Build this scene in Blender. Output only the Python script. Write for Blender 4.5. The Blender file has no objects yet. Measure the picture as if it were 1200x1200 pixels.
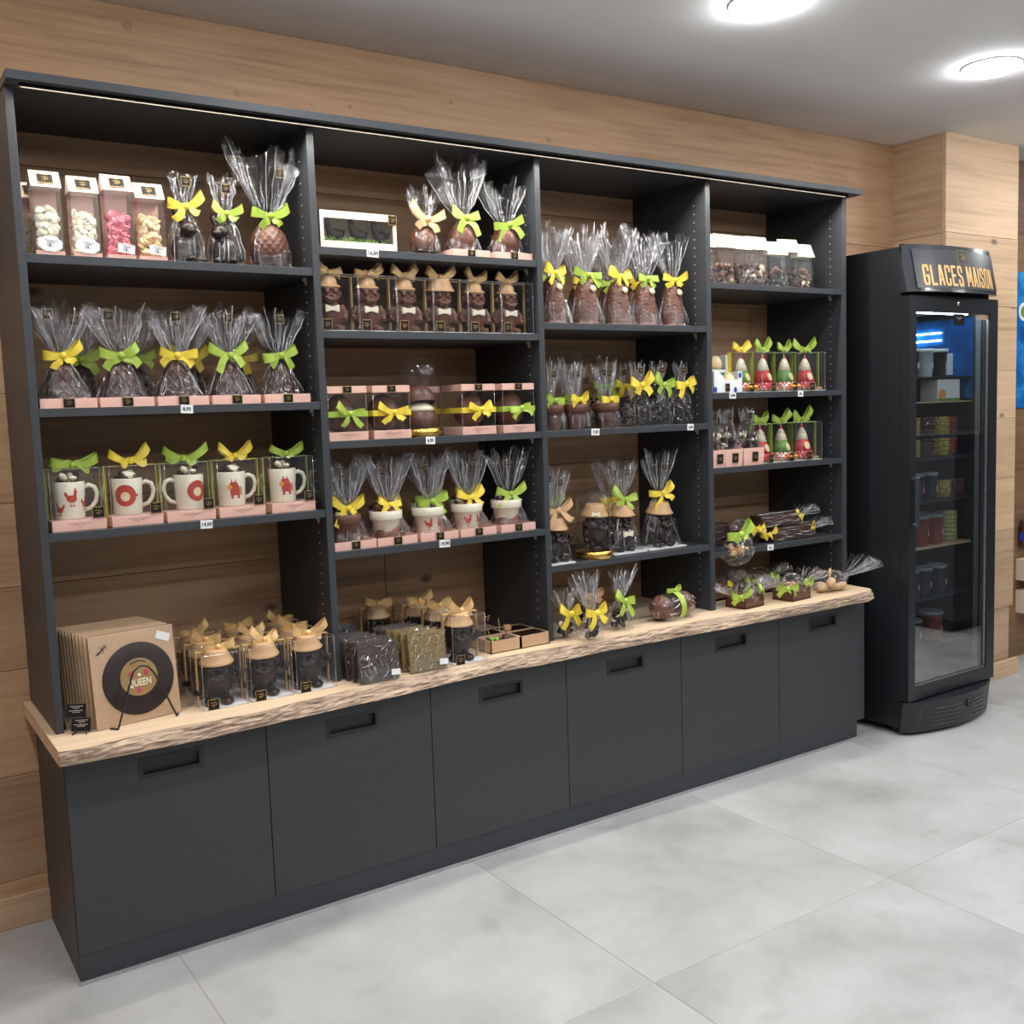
import bpy, bmesh, math, random
from mathutils import Vector, Matrix, noise
PI = math.pi
SC = bpy.context.scene
COL = SC.collection
# ------------------------------------------------------------------ camera, world, exposure
cam_d = bpy.data.cameras.new('camera'); cam = bpy.data.objects.new('camera', cam_d); COL.objects.link(cam)
cam_d.sensor_width = 36.0; cam_d.lens = 35.693; cam_d.clip_start = .05
cam.matrix_world = Matrix(((.8318, .0833, -.5488, -.425), (-.5540, .0630, -.8301, -2.883), (-.0345, .9945, .0986, 1.498), (0, 0, 0, 1)))
SC.camera = cam
wd = bpy.data.worlds.new('world'); SC.world = wd; wd.use_nodes = True
wd.node_tree.nodes['Background'].inputs[0].default_value = (.93, .96, 1, 1)
wd.node_tree.nodes['Background'].inputs[1].default_value = .45
SC.view_settings.view_transform = 'Standard'; SC.view_settings.look = 'None'
SC.view_settings.exposure = 0.0; SC.view_settings.gamma = 1.0; SC.view_settings.use_curve_mapping = False
SC.cycles.max_bounces = 10; SC.cycles.transparent_max_bounces = 40; SC.cycles.diffuse_bounces = 5
SC.cycles.use_denoising = True; SC.cycles.caustics_reflective = False; SC.cycles.caustics_refractive = False
SC.cycles.sample_clamp_indirect = 4.0
LAMP_STRENGTH = 88.0     # ceiling downlights
LED_STRENGTH = 260.0      # strip under the top board
FRIDGE_STRENGTH = 34.0

# ------------------------------------------------------------------ mesh helpers
class MB:
    def __init__(s): s.v = []; s.f = []
    def add(s, vs, fs):
        n = len(s.v); s.v += [tuple(p) for p in vs]; s.f += [tuple(i + n for i in f) for f in fs]; return s
    def box(s, x0, x1, y0, y1, z0, z1):
        return s.add([(x0,y0,z0),(x1,y0,z0),(x1,y1,z0),(x0,y1,z0),(x0,y0,z1),(x1,y0,z1),(x1,y1,z1),(x0,y1,z1)],
                     [(0,3,2,1),(4,5,6,7),(0,1,5,4),(1,2,6,5),(2,3,7,6),(3,0,4,7)])
    def lathe(s, prof, seg=24, c=(0,0,0), caps=True, f=None):
        vs = []; fs = []
        for k, (r, z) in enumerate(prof):
            for i in range(seg):
                a = 2*PI*i/seg; rr = r*(f(a, k, i) if f else 1)
                vs.append((c[0]+rr*math.cos(a), c[1]+rr*math.sin(a), c[2]+z))
        for k in range(len(prof)-1):
            for i in range(seg):
                j = (i+1) % seg
                fs.append((k*seg+i, k*seg+j, (k+1)*seg+j, (k+1)*seg+i))
        if caps:
            fs.append(tuple(range(seg))[::-1]); m = (len(prof)-1)*seg; fs.append(tuple(range(m, m+seg)))
        return s.add(vs, fs)
    def ell(s, c, r, seg=12, rings=8, rot=None):
        if not hasattr(r, '__len__'): r = (r, r, r)
        vs = [(0,0,-r[2])]
        for k in range(1, rings):
            p = -PI/2+PI*k/rings
            for i in range(seg):
                a = 2*PI*i/seg; vs.append((r[0]*math.cos(p)*math.cos(a), r[1]*math.cos(p)*math.sin(a), r[2]*math.sin(p)))
        vs.append((0,0,r[2])); fs = []; last = len(vs)-1
        for i in range(seg):
            j = (i+1) % seg
            fs.append((0, 1+j, 1+i)); fs.append((last, 1+(rings-2)*seg+i, 1+(rings-2)*seg+j))
            for k in range(rings-2):
                fs.append((1+k*seg+i, 1+k*seg+j, 1+(k+1)*seg+j, 1+(k+1)*seg+i))
        if rot: R = rot; vs = [R @ Vector(p) for p in vs]
        return s.add([(p[0]+c[0], p[1]+c[1], p[2]+c[2]) for p in vs], fs)
    def tube(s, pts, r, seg=6):
        P = [Vector(p) for p in pts]; n = len(P); vs = []; fs = []
        rr = r if hasattr(r, '__len__') else [r]*n
        for i, p in enumerate(P):
            t = (P[min(i+1, n-1)]-P[max(i-1, 0)]).normalized()
            a = t.cross(Vector((.13,.31,.94))).normalized(); b = t.cross(a)
            for k in range(seg):
                q = p+rr[i]*(a*math.cos(2*PI*k/seg)+b*math.sin(2*PI*k/seg)); vs.append(tuple(q))
        for i in range(n-1):
            for k in range(seg):
                j = (k+1) % seg; fs.append((i*seg+k, i*seg+j, (i+1)*seg+j, (i+1)*seg+k))
        fs.append(tuple(range(seg))[::-1]); m = (n-1)*seg; fs.append(tuple(range(m, m+seg)))
        return s.add(vs, fs)
    def ribbon(s, pts, dirs):          # two-sided strip with half-width vectors
        vs = []; n = len(pts)
        for p, d in zip(pts, dirs):
            p = Vector(p); d = Vector(d); vs += [tuple(p-d), tuple(p+d)]
        return s.add(vs, [(2*i, 2*i+2, 2*i+3, 2*i+1) for i in range(n-1)])
    def grid(s, fn, nu, nv):
        vs = [fn(i/nu, j/nv) for j in range(nv+1) for i in range(nu+1)]
        w = nu+1
        return s.add(vs, [(j*w+i, j*w+i+1, (j+1)*w+i+1, (j+1)*w+i) for j in range(nv) for i in range(nu)])
    def poly(s, pts, y0, y1):          # extruded polygon in xz, front face at y0
        n = len(pts); vs = [(x,y0,z) for x,z in pts]+[(x,y1,z) for x,z in pts]
        fs = [tuple(range(n)), tuple(range(n, 2*n))[::-1]]
        return s.add(vs, fs+[(i, n+i, n+(i+1) % n, (i+1) % n) for i in range(n)])
    def xf(s, M):
        s.v = [tuple(M @ Vector(p)) for p in s.v]; return s
    def mesh(s, name, smooth=False, bevel=0):
        me = bpy.data.meshes.new(name); me.from_pydata(s.v, [], s.f); me.update()
        if bevel:
            bm = bmesh.new(); bm.from_mesh(me)
            bmesh.ops.bevel(bm, geom=list(bm.edges), offset=bevel, segments=1, affect='EDGES', profile=.5, clamp_overlap=True)
            bm.to_mesh(me); bm.free()
        if smooth:
            me.polygons.foreach_set('use_smooth', [True]*len(me.polygons))
        me.materials.append(None)
        return me
CACHE = {}
def cm(key, fn):
    if key not in CACHE: CACHE[key] = fn()
    return CACHE[key]
def part(name, mesh, mat, parent=None, loc=(0,0,0), rot=(0,0,0), scale=None, kind=None, label=None):
    o = bpy.data.objects.new(name, mesh); COL.objects.link(o)
    o.parent = parent; o.location = loc; o.rotation_euler = rot
    if scale is not None: o.scale = (scale,)*3 if not hasattr(scale, '__len__') else scale
    if mesh.materials[0] is None: mesh.materials[0] = M(mat)
    elif mesh.materials[0] != M(mat):
        o.material_slots[0].link = 'OBJECT'; o.material_slots[0].material = M(mat)
    if kind: o['kind'] = kind
    if label: o['label'] = label
    return o
def tag(o, label, cat, group=None):
    o['label'] = label; o['category'] = cat
    if group: o['group'] = group
    return o
def thing(name, label, cat, loc=(0,0,0), rz=0, group=None):
    o = bpy.data.objects.new(name, None); COL.objects.link(o); o.empty_display_size = .05
    o.location = loc; o.rotation_euler = (0,0,rz)
    return tag(o, label, cat, group)
def struct(name, mesh, mat, loc=(0,0,0), parent=None):
    o = part(name, mesh, mat, parent, loc)
    if parent is None: o['kind'] = 'structure'
    return o
def bxm(x0, x1, y0, y1, z0, z1, bevel=0):
    return MB().box(x0,x1,y0,y1,z0,z1).mesh('box', bevel=bevel)
def fuse(mb, voxel, it=3):
    me = mb.mesh('tmp'); o = bpy.data.objects.new('tmp', me); COL.objects.link(o)
    md = o.modifiers.new('r', 'REMESH'); md.mode = 'VOXEL'; md.voxel_size = voxel
    sm = o.modifiers.new('s', 'SMOOTH'); sm.iterations = it; sm.factor = .5
    dg = bpy.context.evaluated_depsgraph_get(); r = bpy.data.meshes.new_from_object(o.evaluated_get(dg))
    bpy.data.objects.remove(o); bpy.data.meshes.remove(me)
    r.polygons.foreach_set('use_smooth', [True]*len(r.polygons))
    r.materials.clear(); r.materials.append(None)
    return r
def text_mesh(txt, size, xs=1.0, off=0.0, ext=.0006, align='CENTER'):
    cu = bpy.data.curves.new('t', 'FONT'); cu.body = txt; cu.size = size; cu.align_x = align; cu.align_y = 'CENTER'
    cu.offset = off; cu.extrude = ext; cu.resolution_u = 3
    o = bpy.data.objects.new('t', cu); COL.objects.link(o)
    dg = bpy.context.evaluated_depsgraph_get(); me = bpy.data.meshes.new_from_object(o.evaluated_get(dg))
    bpy.data.objects.remove(o); bpy.data.curves.remove(cu)
    for v in me.vertices:      # stand it up: x right, z up, facing -y
        x, y, z = v.co; v.co = (x*xs, -z, y)
    me.materials.clear(); me.materials.append(None)
    return me

# ------------------------------------------------------------------ materials
MATS = {}
def nt(name):
    m = bpy.data.materials.new(name); m.use_nodes = True
    return m, m.node_tree.nodes, m.node_tree.links, m.node_tree.nodes['Principled BSDF']
def coords(n, l, scale, rnd=6.0, kind='Object'):
    tc = n.new('ShaderNodeTexCoord'); oi = n.new('ShaderNodeObjectInfo')
    mul = n.new('ShaderNodeMath'); mul.operation = 'MULTIPLY'; mul.inputs[1].default_value = rnd; l.new(oi.outputs['Random'], mul.inputs[0])
    add = n.new('ShaderNodeVectorMath'); add.operation = 'ADD'
    l.new(tc.outputs[kind], add.inputs[0]); l.new(mul.outputs[0], add.inputs[1])
    mp = n.new('ShaderNodeMapping'); mp.inputs['Scale'].default_value = scale; l.new(add.outputs[0], mp.inputs[0])
    return mp.outputs[0], oi
def ramp(n, stops):
    r = n.new('ShaderNodeValToRGB'); e = r.color_ramp.elements
    while len(e) < len(stops): e.new(.5)
    for k, (p, c) in enumerate(stops): e[k].position = p; e[k].color = (*c, 1)
    return r
def bump(n, l, src, dst, strength, dist=.002):
    b = n.new('ShaderNodeBump'); b.inputs['Strength'].default_value = strength; b.inputs['Distance'].default_value = dist
    l.new(src, b.inputs['Height']); l.new(b.outputs[0], dst)
def plain(name, c, rough=.5, noise_amt=.12, scale=30, metal=0, coat=0, spec=.5, bmp=0):
    m, n, l, p = nt(name)
    v, oi = coords(n, l, (scale,)*3)
    t = n.new('ShaderNodeTexNoise'); t.inputs['Scale'].default_value = 1; t.inputs['Detail'].default_value = 3; l.new(v, t.inputs[0])
    r = ramp(n, [(.3, tuple(x*(1-noise_amt) for x in c)), (.7, tuple(min(1, x*(1+noise_amt)) for x in c))]); l.new(t.outputs[0], r.inputs[0])
    l.new(r.outputs[0], p.inputs['Base Color'])
    p.inputs['Roughness'].default_value = rough; p.inputs['Metallic'].default_value = metal
    p.inputs['Coat Weight'].default_value = coat; p.inputs['Specular IOR Level'].default_value = spec
    if bmp: bump(n, l, t.outputs[0], p.inputs['Normal'], bmp)
    return m
def wood(name, dark, mid, light, grain=34, along=(.9,1), knots=True, rough=.55, b=.25):
    m, n, l, p = nt(name)
    v, oi = coords(n, l, (along[0], 6, along[1]*6), 9.0)
    t1 = n.new('ShaderNodeTexNoise'); t1.inputs['Scale'].default_value = 1.2; t1.inputs['Detail'].default_value = 5; t1.inputs['Distortion'].default_value = .8; l.new(v, t1.inputs[0])
    mp = n.new('ShaderNodeMapping'); mp.inputs['Scale'].default_value = (1.4, grain/6, grain/6); l.new(v, mp.inputs[0])
    t2 = n.new('ShaderNodeTexNoise'); t2.inputs['Scale'].default_value = 1.5; t2.inputs['Detail'].default_value = 6; t2.inputs['Roughness'].default_value = .65; l.new(mp.outputs[0], t2.inputs[0])
    mx = n.new('ShaderNodeMath'); mx.operation = 'MULTIPLY_ADD'; mx.inputs[1].default_value = .58; l.new(t2.outputs[0], mx.inputs[0])
    ms = n.new('ShaderNodeMath'); ms.operation = 'MULTIPLY'; ms.inputs[1].default_value = .42; l.new(t1.outputs[0], ms.inputs[0]); l.new(ms.outputs[0], mx.inputs[2])
    r = ramp(n, [(.3, dark), (.5, mid), (.68, light)]); l.new(mx.outputs[0], r.inputs[0])
    out = r.outputs[0]
    if knots:
        kv, _ = coords(n, l, (2.3, 1, 4.2), 9.0)
        vo = n.new('ShaderNodeTexVoronoi'); vo.inputs['Scale'].default_value = 1.0; vo.inputs['Randomness'].default_value = 1; l.new(kv, vo.inputs['Vector'])
        kr = ramp(n, [(.03, (1,1,1)), (.085, (0,0,0))]); l.new(vo.outputs['Distance'], kr.inputs[0])
        mix = n.new('ShaderNodeMix'); mix.data_type = 'RGBA'; l.new(kr.outputs[0], mix.inputs['Factor'])
        l.new(out, mix.inputs[6]); mix.inputs[7].default_value = (*[x*.42 for x in dark], 1); out = mix.outputs[2]
    hv = n.new('ShaderNodeHueSaturation'); l.new(out, hv.inputs['Color'])
    mr = n.new('ShaderNodeMapRange'); mr.inputs['To Min'].default_value = .82; mr.inputs['To Max'].default_value = 1.15; l.new(oi.outputs['Random'], mr.inputs['Value']); l.new(mr.outputs[0], hv.inputs['Value'])
    l.new(hv.outputs[0], p.inputs['Base Color']); p.inputs['Roughness'].default_value = rough
    bump(n, l, t2.outputs[0], p.inputs['Normal'], b, .003)
    return m
def film(name, tint=(.97,.97,.98), base=.05, edge=.85, power=3.0, rough=.07, haze=.03, bmp=.0, bscale=60):
    m = bpy.data.materials.new(name); m.use_nodes = True; n = m.node_tree.nodes; l = m.node_tree.links; n.clear()
    out = n.new('ShaderNodeOutputMaterial'); tr = n.new('ShaderNodeBsdfTransparent'); tr.inputs[0].default_value = (*tint, 1)
    gl = n.new('ShaderNodeBsdfGlossy'); gl.inputs['Roughness'].default_value = rough; gl.inputs['Color'].default_value = (1,1,1,1)
    df = n.new('ShaderNodeBsdfTranslucent'); df.inputs[0].default_value = (.9,.92,.95,1)
    d2 = n.new('ShaderNodeBsdfDiffuse'); d2.inputs[0].default_value = (.9,.92,.95,1)
    lw = n.new('ShaderNodeLayerWeight'); lw.inputs['Blend'].default_value = .5
    pw = n.new('ShaderNodeMath'); pw.operation = 'POWER'; pw.inputs[1].default_value = power; l.new(lw.outputs['Facing'], pw.inputs[0])
    ma = n.new('ShaderNodeMath'); ma.operation = 'MULTIPLY_ADD'; ma.inputs[1].default_value = edge; ma.inputs[2].default_value = base; ma.use_clamp = True; l.new(pw.outputs[0], ma.inputs[0])
    mh = n.new('ShaderNodeMixShader'); mh.inputs[0].default_value = haze; l.new(tr.outputs[0], mh.inputs[1])
    ad = n.new('ShaderNodeMixShader'); ad.inputs[0].default_value = .5; l.new(df.outputs[0], ad.inputs[1]); l.new(d2.outputs[0], ad.inputs[2]); l.new(ad.outputs[0], mh.inputs[2])
    mx = n.new('ShaderNodeMixShader'); l.new(ma.outputs[0], mx.inputs[0]); l.new(mh.outputs[0], mx.inputs[1]); l.new(gl.outputs[0], mx.inputs[2])
    if bmp:
        v, oi = coords(n, l, (bscale, bscale, bscale*.35))
        t = n.new('ShaderNodeTexNoise'); t.inputs['Scale'].default_value = 1; t.inputs['Detail'].default_value = 2; l.new(v, t.inputs[0])
        b = n.new('ShaderNodeBump'); b.inputs['Strength'].default_value = bmp; b.inputs['Distance'].default_value = .01; l.new(t.outputs[0], b.inputs['Height'])
        l.new(b.outputs[0], gl.inputs['Normal'])
    l.new(mx.outputs[0], out.inputs[0])
    return m
def emit(name, c, s):
    m = bpy.data.materials.new(name); m.use_nodes = True; n = m.node_tree.nodes; l = m.node_tree.links; n.clear()
    e = n.new('ShaderNodeEmission'); e.inputs[0].default_value = (*c, 1); e.inputs[1].default_value = s
    o = n.new('ShaderNodeOutputMaterial'); l.new(e.outputs[0], o.inputs[0]); return m
def concrete(name):
    m, n, l, p = nt(name)
    v, oi = coords(n, l, (1,1,1), 40.0)
    a = n.new('ShaderNodeTexNoise'); a.inputs['Scale'].default_value = 2.6; a.inputs['Detail'].default_value = 8; a.inputs['Roughness'].default_value = .6; a.inputs['Distortion'].default_value = .1; l.new(v, a.inputs[0])
    r = ramp(n, [(.3, (.35,.352,.345)), (.45, (.43,.433,.428)), (.6, (.49,.494,.492)), (.75, (.55,.555,.556))]); l.new(a.outputs[0], r.inputs[0])
    b = n.new('ShaderNodeTexNoise'); b.inputs['Scale'].default_value = 5; b.inputs['Detail'].default_value = 8; b.inputs['Distortion'].default_value = .2; l.new(v, b.inputs[0])
    rb = ramp(n, [(.62, (1,1,1)), (.78, (.74,.73,.71))]); l.new(b.outputs[0], rb.inputs[0])
    mx = n.new('ShaderNodeMix'); mx.data_type = 'RGBA'; mx.blend_type = 'MULTIPLY'; mx.inputs['Factor'].default_value = .8
    l.new(r.outputs[0], mx.inputs[6]); l.new(rb.outputs[0], mx.inputs[7]); l.new(mx.outputs[2], p.inputs['Base Color'])
    p.inputs['Roughness'].default_value = .5; p.inputs['Specular IOR Level'].default_value = .35
    bump(n, l, b.outputs[0], p.inputs['Normal'], .06, .002)
    return m
def bark(name):
    m, n, l, p = nt(name)
    v, oi = coords(n, l, (7, 30, 60))
    a = n.new('ShaderNodeTexNoise'); a.inputs['Scale'].default_value = 1; a.inputs['Detail'].default_value = 8; a.inputs['Roughness'].default_value = .7; a.inputs['Distortion'].default_value = 1.2; l.new(v, a.inputs[0])
    r = ramp(n, [(.3, (.1,.062,.045)), (.43, (.29,.2,.145)), (.54, (.47,.345,.25)), (.66, (.64,.49,.35))]); l.new(a.outputs[0], r.inputs[0])
    l.new(r.outputs[0], p.inputs['Base Color']); p.inputs['Roughness'].default_value = .75
    bump(n, l, a.outputs[0], p.inputs['Normal'], .8, .006); return m
def pattern(name, base, dot, scale, kind='dots'):
    m, n, l, p = nt(name)
    tc = n.new('ShaderNodeTexCoord')
    if kind == 'dots':
        t = n.new('ShaderNodeTexVoronoi'); t.inputs['Scale'].default_value = scale; t.inputs['Randomness'].default_value = .5; l.new(tc.outputs['Object'], t.inputs['Vector'])
        r = ramp(n, [(.26, dot), (.3, base)]); l.new(t.outputs['Distance'], r.inputs[0]); l.new(r.outputs[0], p.inputs['Base Color'])
    else:
        t = n.new('ShaderNodeTexChecker'); t.inputs['Scale'].default_value = scale; l.new(tc.outputs['Object'], t.inputs['Vector'])
        t.inputs[1].default_value = (*base, 1); t.inputs[2].default_value = (*dot, 1); l.new(t.outputs[0], p.inputs['Base Color'])
    p.inputs['Roughness'].default_value = .5; return m
def blueprint(name):
    m, n, l, p = nt(name)
    tc = n.new('ShaderNodeTexCoord')
    t = n.new('ShaderNodeTexNoise'); t.inputs['Scale'].default_value = 5; t.inputs['Detail'].default_value = 5; t.inputs['Distortion'].default_value = 1.2; l.new(tc.outputs['Object'], t.inputs[0])
    r = ramp(n, [(.3, (.004,.05,.2)), (.55, (.01,.16,.5)), (.72, (.06,.4,.75))]); l.new(t.outputs[0], r.inputs[0]); l.new(r.outputs[0], p.inputs['Base Color']); p.inputs['Roughness'].default_value = .3
    return m
DEF = {
 'anthracite': lambda: plain('anthracite', (.04,.0445,.051), .42, .05, 60, spec=.4, bmp=.03),
 'anthracite_door': lambda: plain('anthracite_door', (.047,.05,.055), .5, .05, 60, spec=.35, bmp=.03),
 'handle_black': lambda: plain('handle_black', (.016,.017,.019), .5),
 'wall_wood': lambda: wood('wall_wood', (.3,.162,.08), (.49,.295,.16), (.58,.375,.222)),
 'column_wood': lambda: wood('column_wood', (.42,.265,.155), (.6,.41,.255), (.68,.49,.325)),
 'room_wood': lambda: wood('room_wood', (.12,.065,.032), (.22,.125,.065), (.28,.165,.09), knots=False),
 'slab_wood': lambda: wood('slab_wood', (.52,.37,.23), (.7,.53,.36), (.76,.6,.43), grain=50, knots=False, b=.1),
 'bark': lambda: bark('bark'),
 'plaster': lambda: plain('plaster', (.87,.875,.89), .9, .02, 3),
 'wall_paint': lambda: plain('wall_paint', (.3,.29,.275), .9, .04, 3),
 'dark_paint': lambda: plain('dark_paint', (.1,.09,.08), .9, .04, 3),
 'tile': lambda: concrete('tile'), 'grout': lambda: plain('grout', (.4,.35,.3), .9),
 'seal_strip': lambda: plain('seal_strip', (.33,.33,.345), .45),
 'alu': lambda: plain('alu', (.6,.6,.6), .35, metal=1), 'steel_pin': lambda: plain('steel_pin', (.75,.72,.66), .4, metal=.6),
 'led_channel': lambda: plain('led_channel', (.012,.0112,.0095), .8, spec=0),
 'led': lambda: emit('led', (1,.93,.82), LED_STRENGTH), 'lamp': lambda: emit('lamp', (.97,.985,1), LAMP_STRENGTH),
 'fridge_led': lambda: emit('fridge_led', (.75,.92,1), FRIDGE_STRENGTH),
 'white_plastic': lambda: plain('white_plastic', (.8,.8,.8), .4),
 'cello': lambda: film('cello', base=.05, edge=.75, power=3.4, rough=.09, haze=.008, bmp=.8, bscale=70),
 'cello_flat': lambda: film('cello_flat', base=.045, edge=.55, power=3.5, rough=.08, haze=.006, bmp=.6, bscale=80),
 'pouch_film': lambda: film('pouch_film', tint=(.98,.98,.985), base=.03, edge=.35, power=4, rough=.2, haze=0),
 'crease': lambda: film('crease', tint=(.97,.97,.98), base=.4, edge=.5, power=2, rough=.25, haze=.34),  # film folds, whitened to stand in for highlight streaks
 'box_edge': lambda: film('box_edge', tint=(.95,.96,.98), base=.2, edge=.5, power=2, rough=.2, haze=.12),  # clear box edges, whitened to stand in for edge highlights
 'acetate': lambda: film('acetate', tint=(.975,.978,.985), base=.03, edge=.6, power=3.5, rough=.05, haze=.007),
 'window_glass': lambda: film('window_glass', tint=(.96,.97,.97), base=.03, edge=.8, power=4, rough=.01, haze=0),
 'dome_glass': lambda: film('dome_glass', tint=(.98,.98,.985), base=.035, edge=.9, power=3.5, rough=.02, haze=.008),
 'pane_glass': lambda: film('pane_glass', tint=(.86,.9,.92), base=.15, edge=.85, power=3.6, rough=.01, haze=.0),
 'dark_choc': lambda: plain('dark_choc', (.016,.0078,.0058), .3, .15, 40, spec=.35),
 'milk_choc': lambda: plain('milk_choc', (.12,.05,.032), .36, .15, 40, spec=.45),
 'mid_choc': lambda: plain('mid_choc', (.07,.03,.02), .36, .18, 40, spec=.45),
 'caramel': lambda: plain('caramel', (.53,.32,.15), .42, .08, 40),
 'white_choc': lambda: plain('white_choc', (.84,.77,.58), .42, .05, 40), 'cream_choc': lambda: plain('cream_choc', (.8,.6,.34), .42, .06, 40),
 'pink_choc': lambda: plain('pink_choc', (.68,.17,.22), .45, .1, 40),
 'pink_card': lambda: plain('pink_card', (.78,.47,.385), .6, .03, 20), 'pale_card': lambda: plain('pale_card', (.82,.68,.6), .55, .03, 20),
 'cream_card': lambda: plain('cream_card', (.8,.69,.53), .6, .03, 20),
 'kraft': lambda: plain('kraft', (.52,.345,.21), .7, .06, 120), 'kraft_dark': lambda: plain('kraft_dark', (.36,.22,.12), .7, .08, 60),
 'yellow_ribbon': lambda: plain('yellow_ribbon', (.82,.63,.06), .4, .1, 50), 'green_ribbon': lambda: plain('green_ribbon', (.37,.51,.07), .4, .1, 50),
 'gold_ribbon': lambda: plain('gold_ribbon', (.74,.49,.21), .35, .12, 50, metal=.15), 'tan_ribbon': lambda: plain('tan_ribbon', (.62,.4,.2), .45, .1, 50),
 'black_label': lambda: plain('black_label', (.012,.01,.01), .65, spec=.2), 'gold_print': lambda: plain('gold_print', (.62,.42,.16), .35, metal=.5),
 'gold_metal': lambda: plain('gold_metal', (.75,.48,.13), .25, metal=1), 'gold_letter': lambda: plain('gold_letter', (.72,.44,.17), .4, .06, 20, metal=.2),
 'white_card': lambda: plain('white_card', (.82,.82,.81), .55, .02), 'ink': lambda: plain('ink', (.03,.03,.04), .6), 'brown_ink': lambda: plain('brown_ink', (.3,.12,.09), .6),
 'red_print': lambda: plain('red_print', (.45,.045,.025), .5, .2, 200), 'blue_print': lambda: plain('blue_print', (.03,.06,.42), .5), 'teal_print': lambda: plain('teal_print', (.02,.16,.18), .5),
 'orange': lambda: plain('orange', (.8,.32,.05), .5), 'red_choc': lambda: plain('red_choc', (.55,.03,.035), .4), 'green_choc': lambda: plain('green_choc', (.12,.3,.06), .45),
 'red_dots': lambda: pattern('red_dots', (.5,.025,.04), (.85,.8,.72), 95), 'red_check': lambda: pattern('red_check', (.55,.04,.05), (.85,.8,.72), 90, 'check'),
 'ceramic': lambda: plain('ceramic', (.76,.7,.55), .3, .02, 10, coat=.3), 'soil': lambda: plain('soil', (.2,.085,.03), .7, .4, 150),
 'shred': lambda: plain('shred', (.55,.42,.27), .7, .3, 60), 'grass_shred': lambda: plain('grass_shred', (.25,.5,.08), .6, .3, 60),
 'wire': lambda: plain('wire', (.012,.012,.012), .4), 'record': lambda: plain('record', (.024,.014,.012), .45, .1, 20, spec=.25),
 'record_label': lambda: plain('record_label', (.36,.22,.07), .45, .12, 30), 'rose': lambda: plain('rose', (.45,.06,.1), .5),
 'bar_gold': lambda: plain('bar_gold', (.26,.175,.05), .35, .5, 160, bmp=.3), 'bar_brown': lambda: plain('bar_brown', (.06,.035,.024), .3, .4, 160, bmp=.3),
 'fridge_black': lambda: plain('fridge_black', (.014,.016,.02), .38, .06, 30, spec=.5), 'fridge_panel': lambda: plain('fridge_panel', (.03,.031,.036), .3, .04, 20),
 'fridge_trim': lambda: plain('fridge_trim', (.03,.036,.042), .2, .04, 20, coat=.5), 'chrome': lambda: plain('chrome', (.75,.75,.77), .2, metal=1),
 'blue_panel': lambda: blueprint('blue_panel'), 'fridge_inner': lambda: plain('fridge_inner', (.02,.026,.034), .5), 'fridge_grey': lambda: plain('fridge_grey', (.3,.32,.33), .5),
 'tub_black': lambda: plain('tub_black', (.02,.02,.024), .4), 'tub_lid': lambda: film('tub_lid', tint=(.75,.8,.84), base=.12, edge=.6, haze=.35), 'tub_white': lambda: plain('tub_white', (.75,.78,.8), .4),
 'tub_red': lambda: plain('tub_red', (.32,.05,.035), .4), 'berry_yellow': lambda: plain('berry_yellow', (.5,.4,.07), .4, .5, 60), 'berry_red': lambda: plain('berry_red', (.35,.02,.03), .4, .4, 60),
 'berry_dark': lambda: plain('berry_dark', (.09,.012,.02), .4, .4, 60), 'lid_stack': lambda: plain('lid_stack', (.33,.33,.1), .4, .1, 20), 'pink_label': lambda: plain('pink_label', (.75,.25,.33), .5), 'nut': lambda: plain('nut', (.5,.3,.13), .6, .2, 60),
 'almond_shell': lambda: plain('almond_shell', (.62,.42,.24), .6, .1, 60),
}
def M(k):
    if k not in MATS: MATS[k] = DEF[k]()
    return MATS[k]

# ------------------------------------------------------------------ setting
ZC = 2.764; YB = .424
# floor: 974 mm tiles, each its own piece
fl = struct('floor', bxm(-2.6, 8.6, -6.6, .8, -.05, -.0013), 'grout')
T = .974
tile_me = bxm(.0011, T-.0011, .0011, T-.0011, -.02, 0, bevel=.0008)
for i in range(-3, 9):
    for j in range(-7, 1):
        part('tile', tile_me, 'tile', fl, (.264+i*T, .01+j*T, 0))
struct('ceiling', bxm(-2.6, 8.6, -6.6, .8, ZC, ZC+.05), 'plaster')
struct('wall_left', bxm(-2.65, -2.6, -6.6, .8, 0, ZC), 'wall_wood')
struct('wall_right', bxm(8.6, 8.65, -6.6, .8, 0, ZC), 'dark_paint')
WX0, WX1, WZ0, WZ1 = -1.6, 5.4, .25, 2.5        # unseen window behind the camera, added for soft front light
struct('wall_front', MB().box(-2.6,WX0,-6.65,-6.6,0,ZC).box(WX1,8.6,-6.65,-6.6,0,ZC).box(WX0,WX1,-6.65,-6.6,0,WZ0).box(WX0,WX1,-6.65,-6.6,WZ1,ZC).mesh('wf'), 'wall_paint')
wn = struct('fill_window_1', MB().box(WX0,WX0+.06,-6.66,-6.59,WZ0,WZ1).box(WX1-.06,WX1,-6.66,-6.59,WZ0,WZ1).box(WX0+.06,WX1-.06,-6.66,-6.59,WZ0,WZ0+.06).box(WX0+.06,WX1-.06,-6.66,-6.59,WZ1-.06,WZ1).box(1.87,1.93,-6.66,-6.59,WZ0+.06,WZ1-.06).mesh('wn'), 'anthracite')
for a_, b_ in ((WX0+.06,1.87),(1.93,WX1-.06)): part('pane', bxm(a_, b_, -6.628, -6.622, WZ0+.06, WZ1-.06), 'window_glass', wn)
pl_ = bpy.data.lights.new('fill_window_portal', 'AREA'); pl_.shape = 'RECTANGLE'; pl_.size = WX1-WX0; pl_.size_y = WZ1-WZ0; pl_.cycles.is_portal = True
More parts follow.
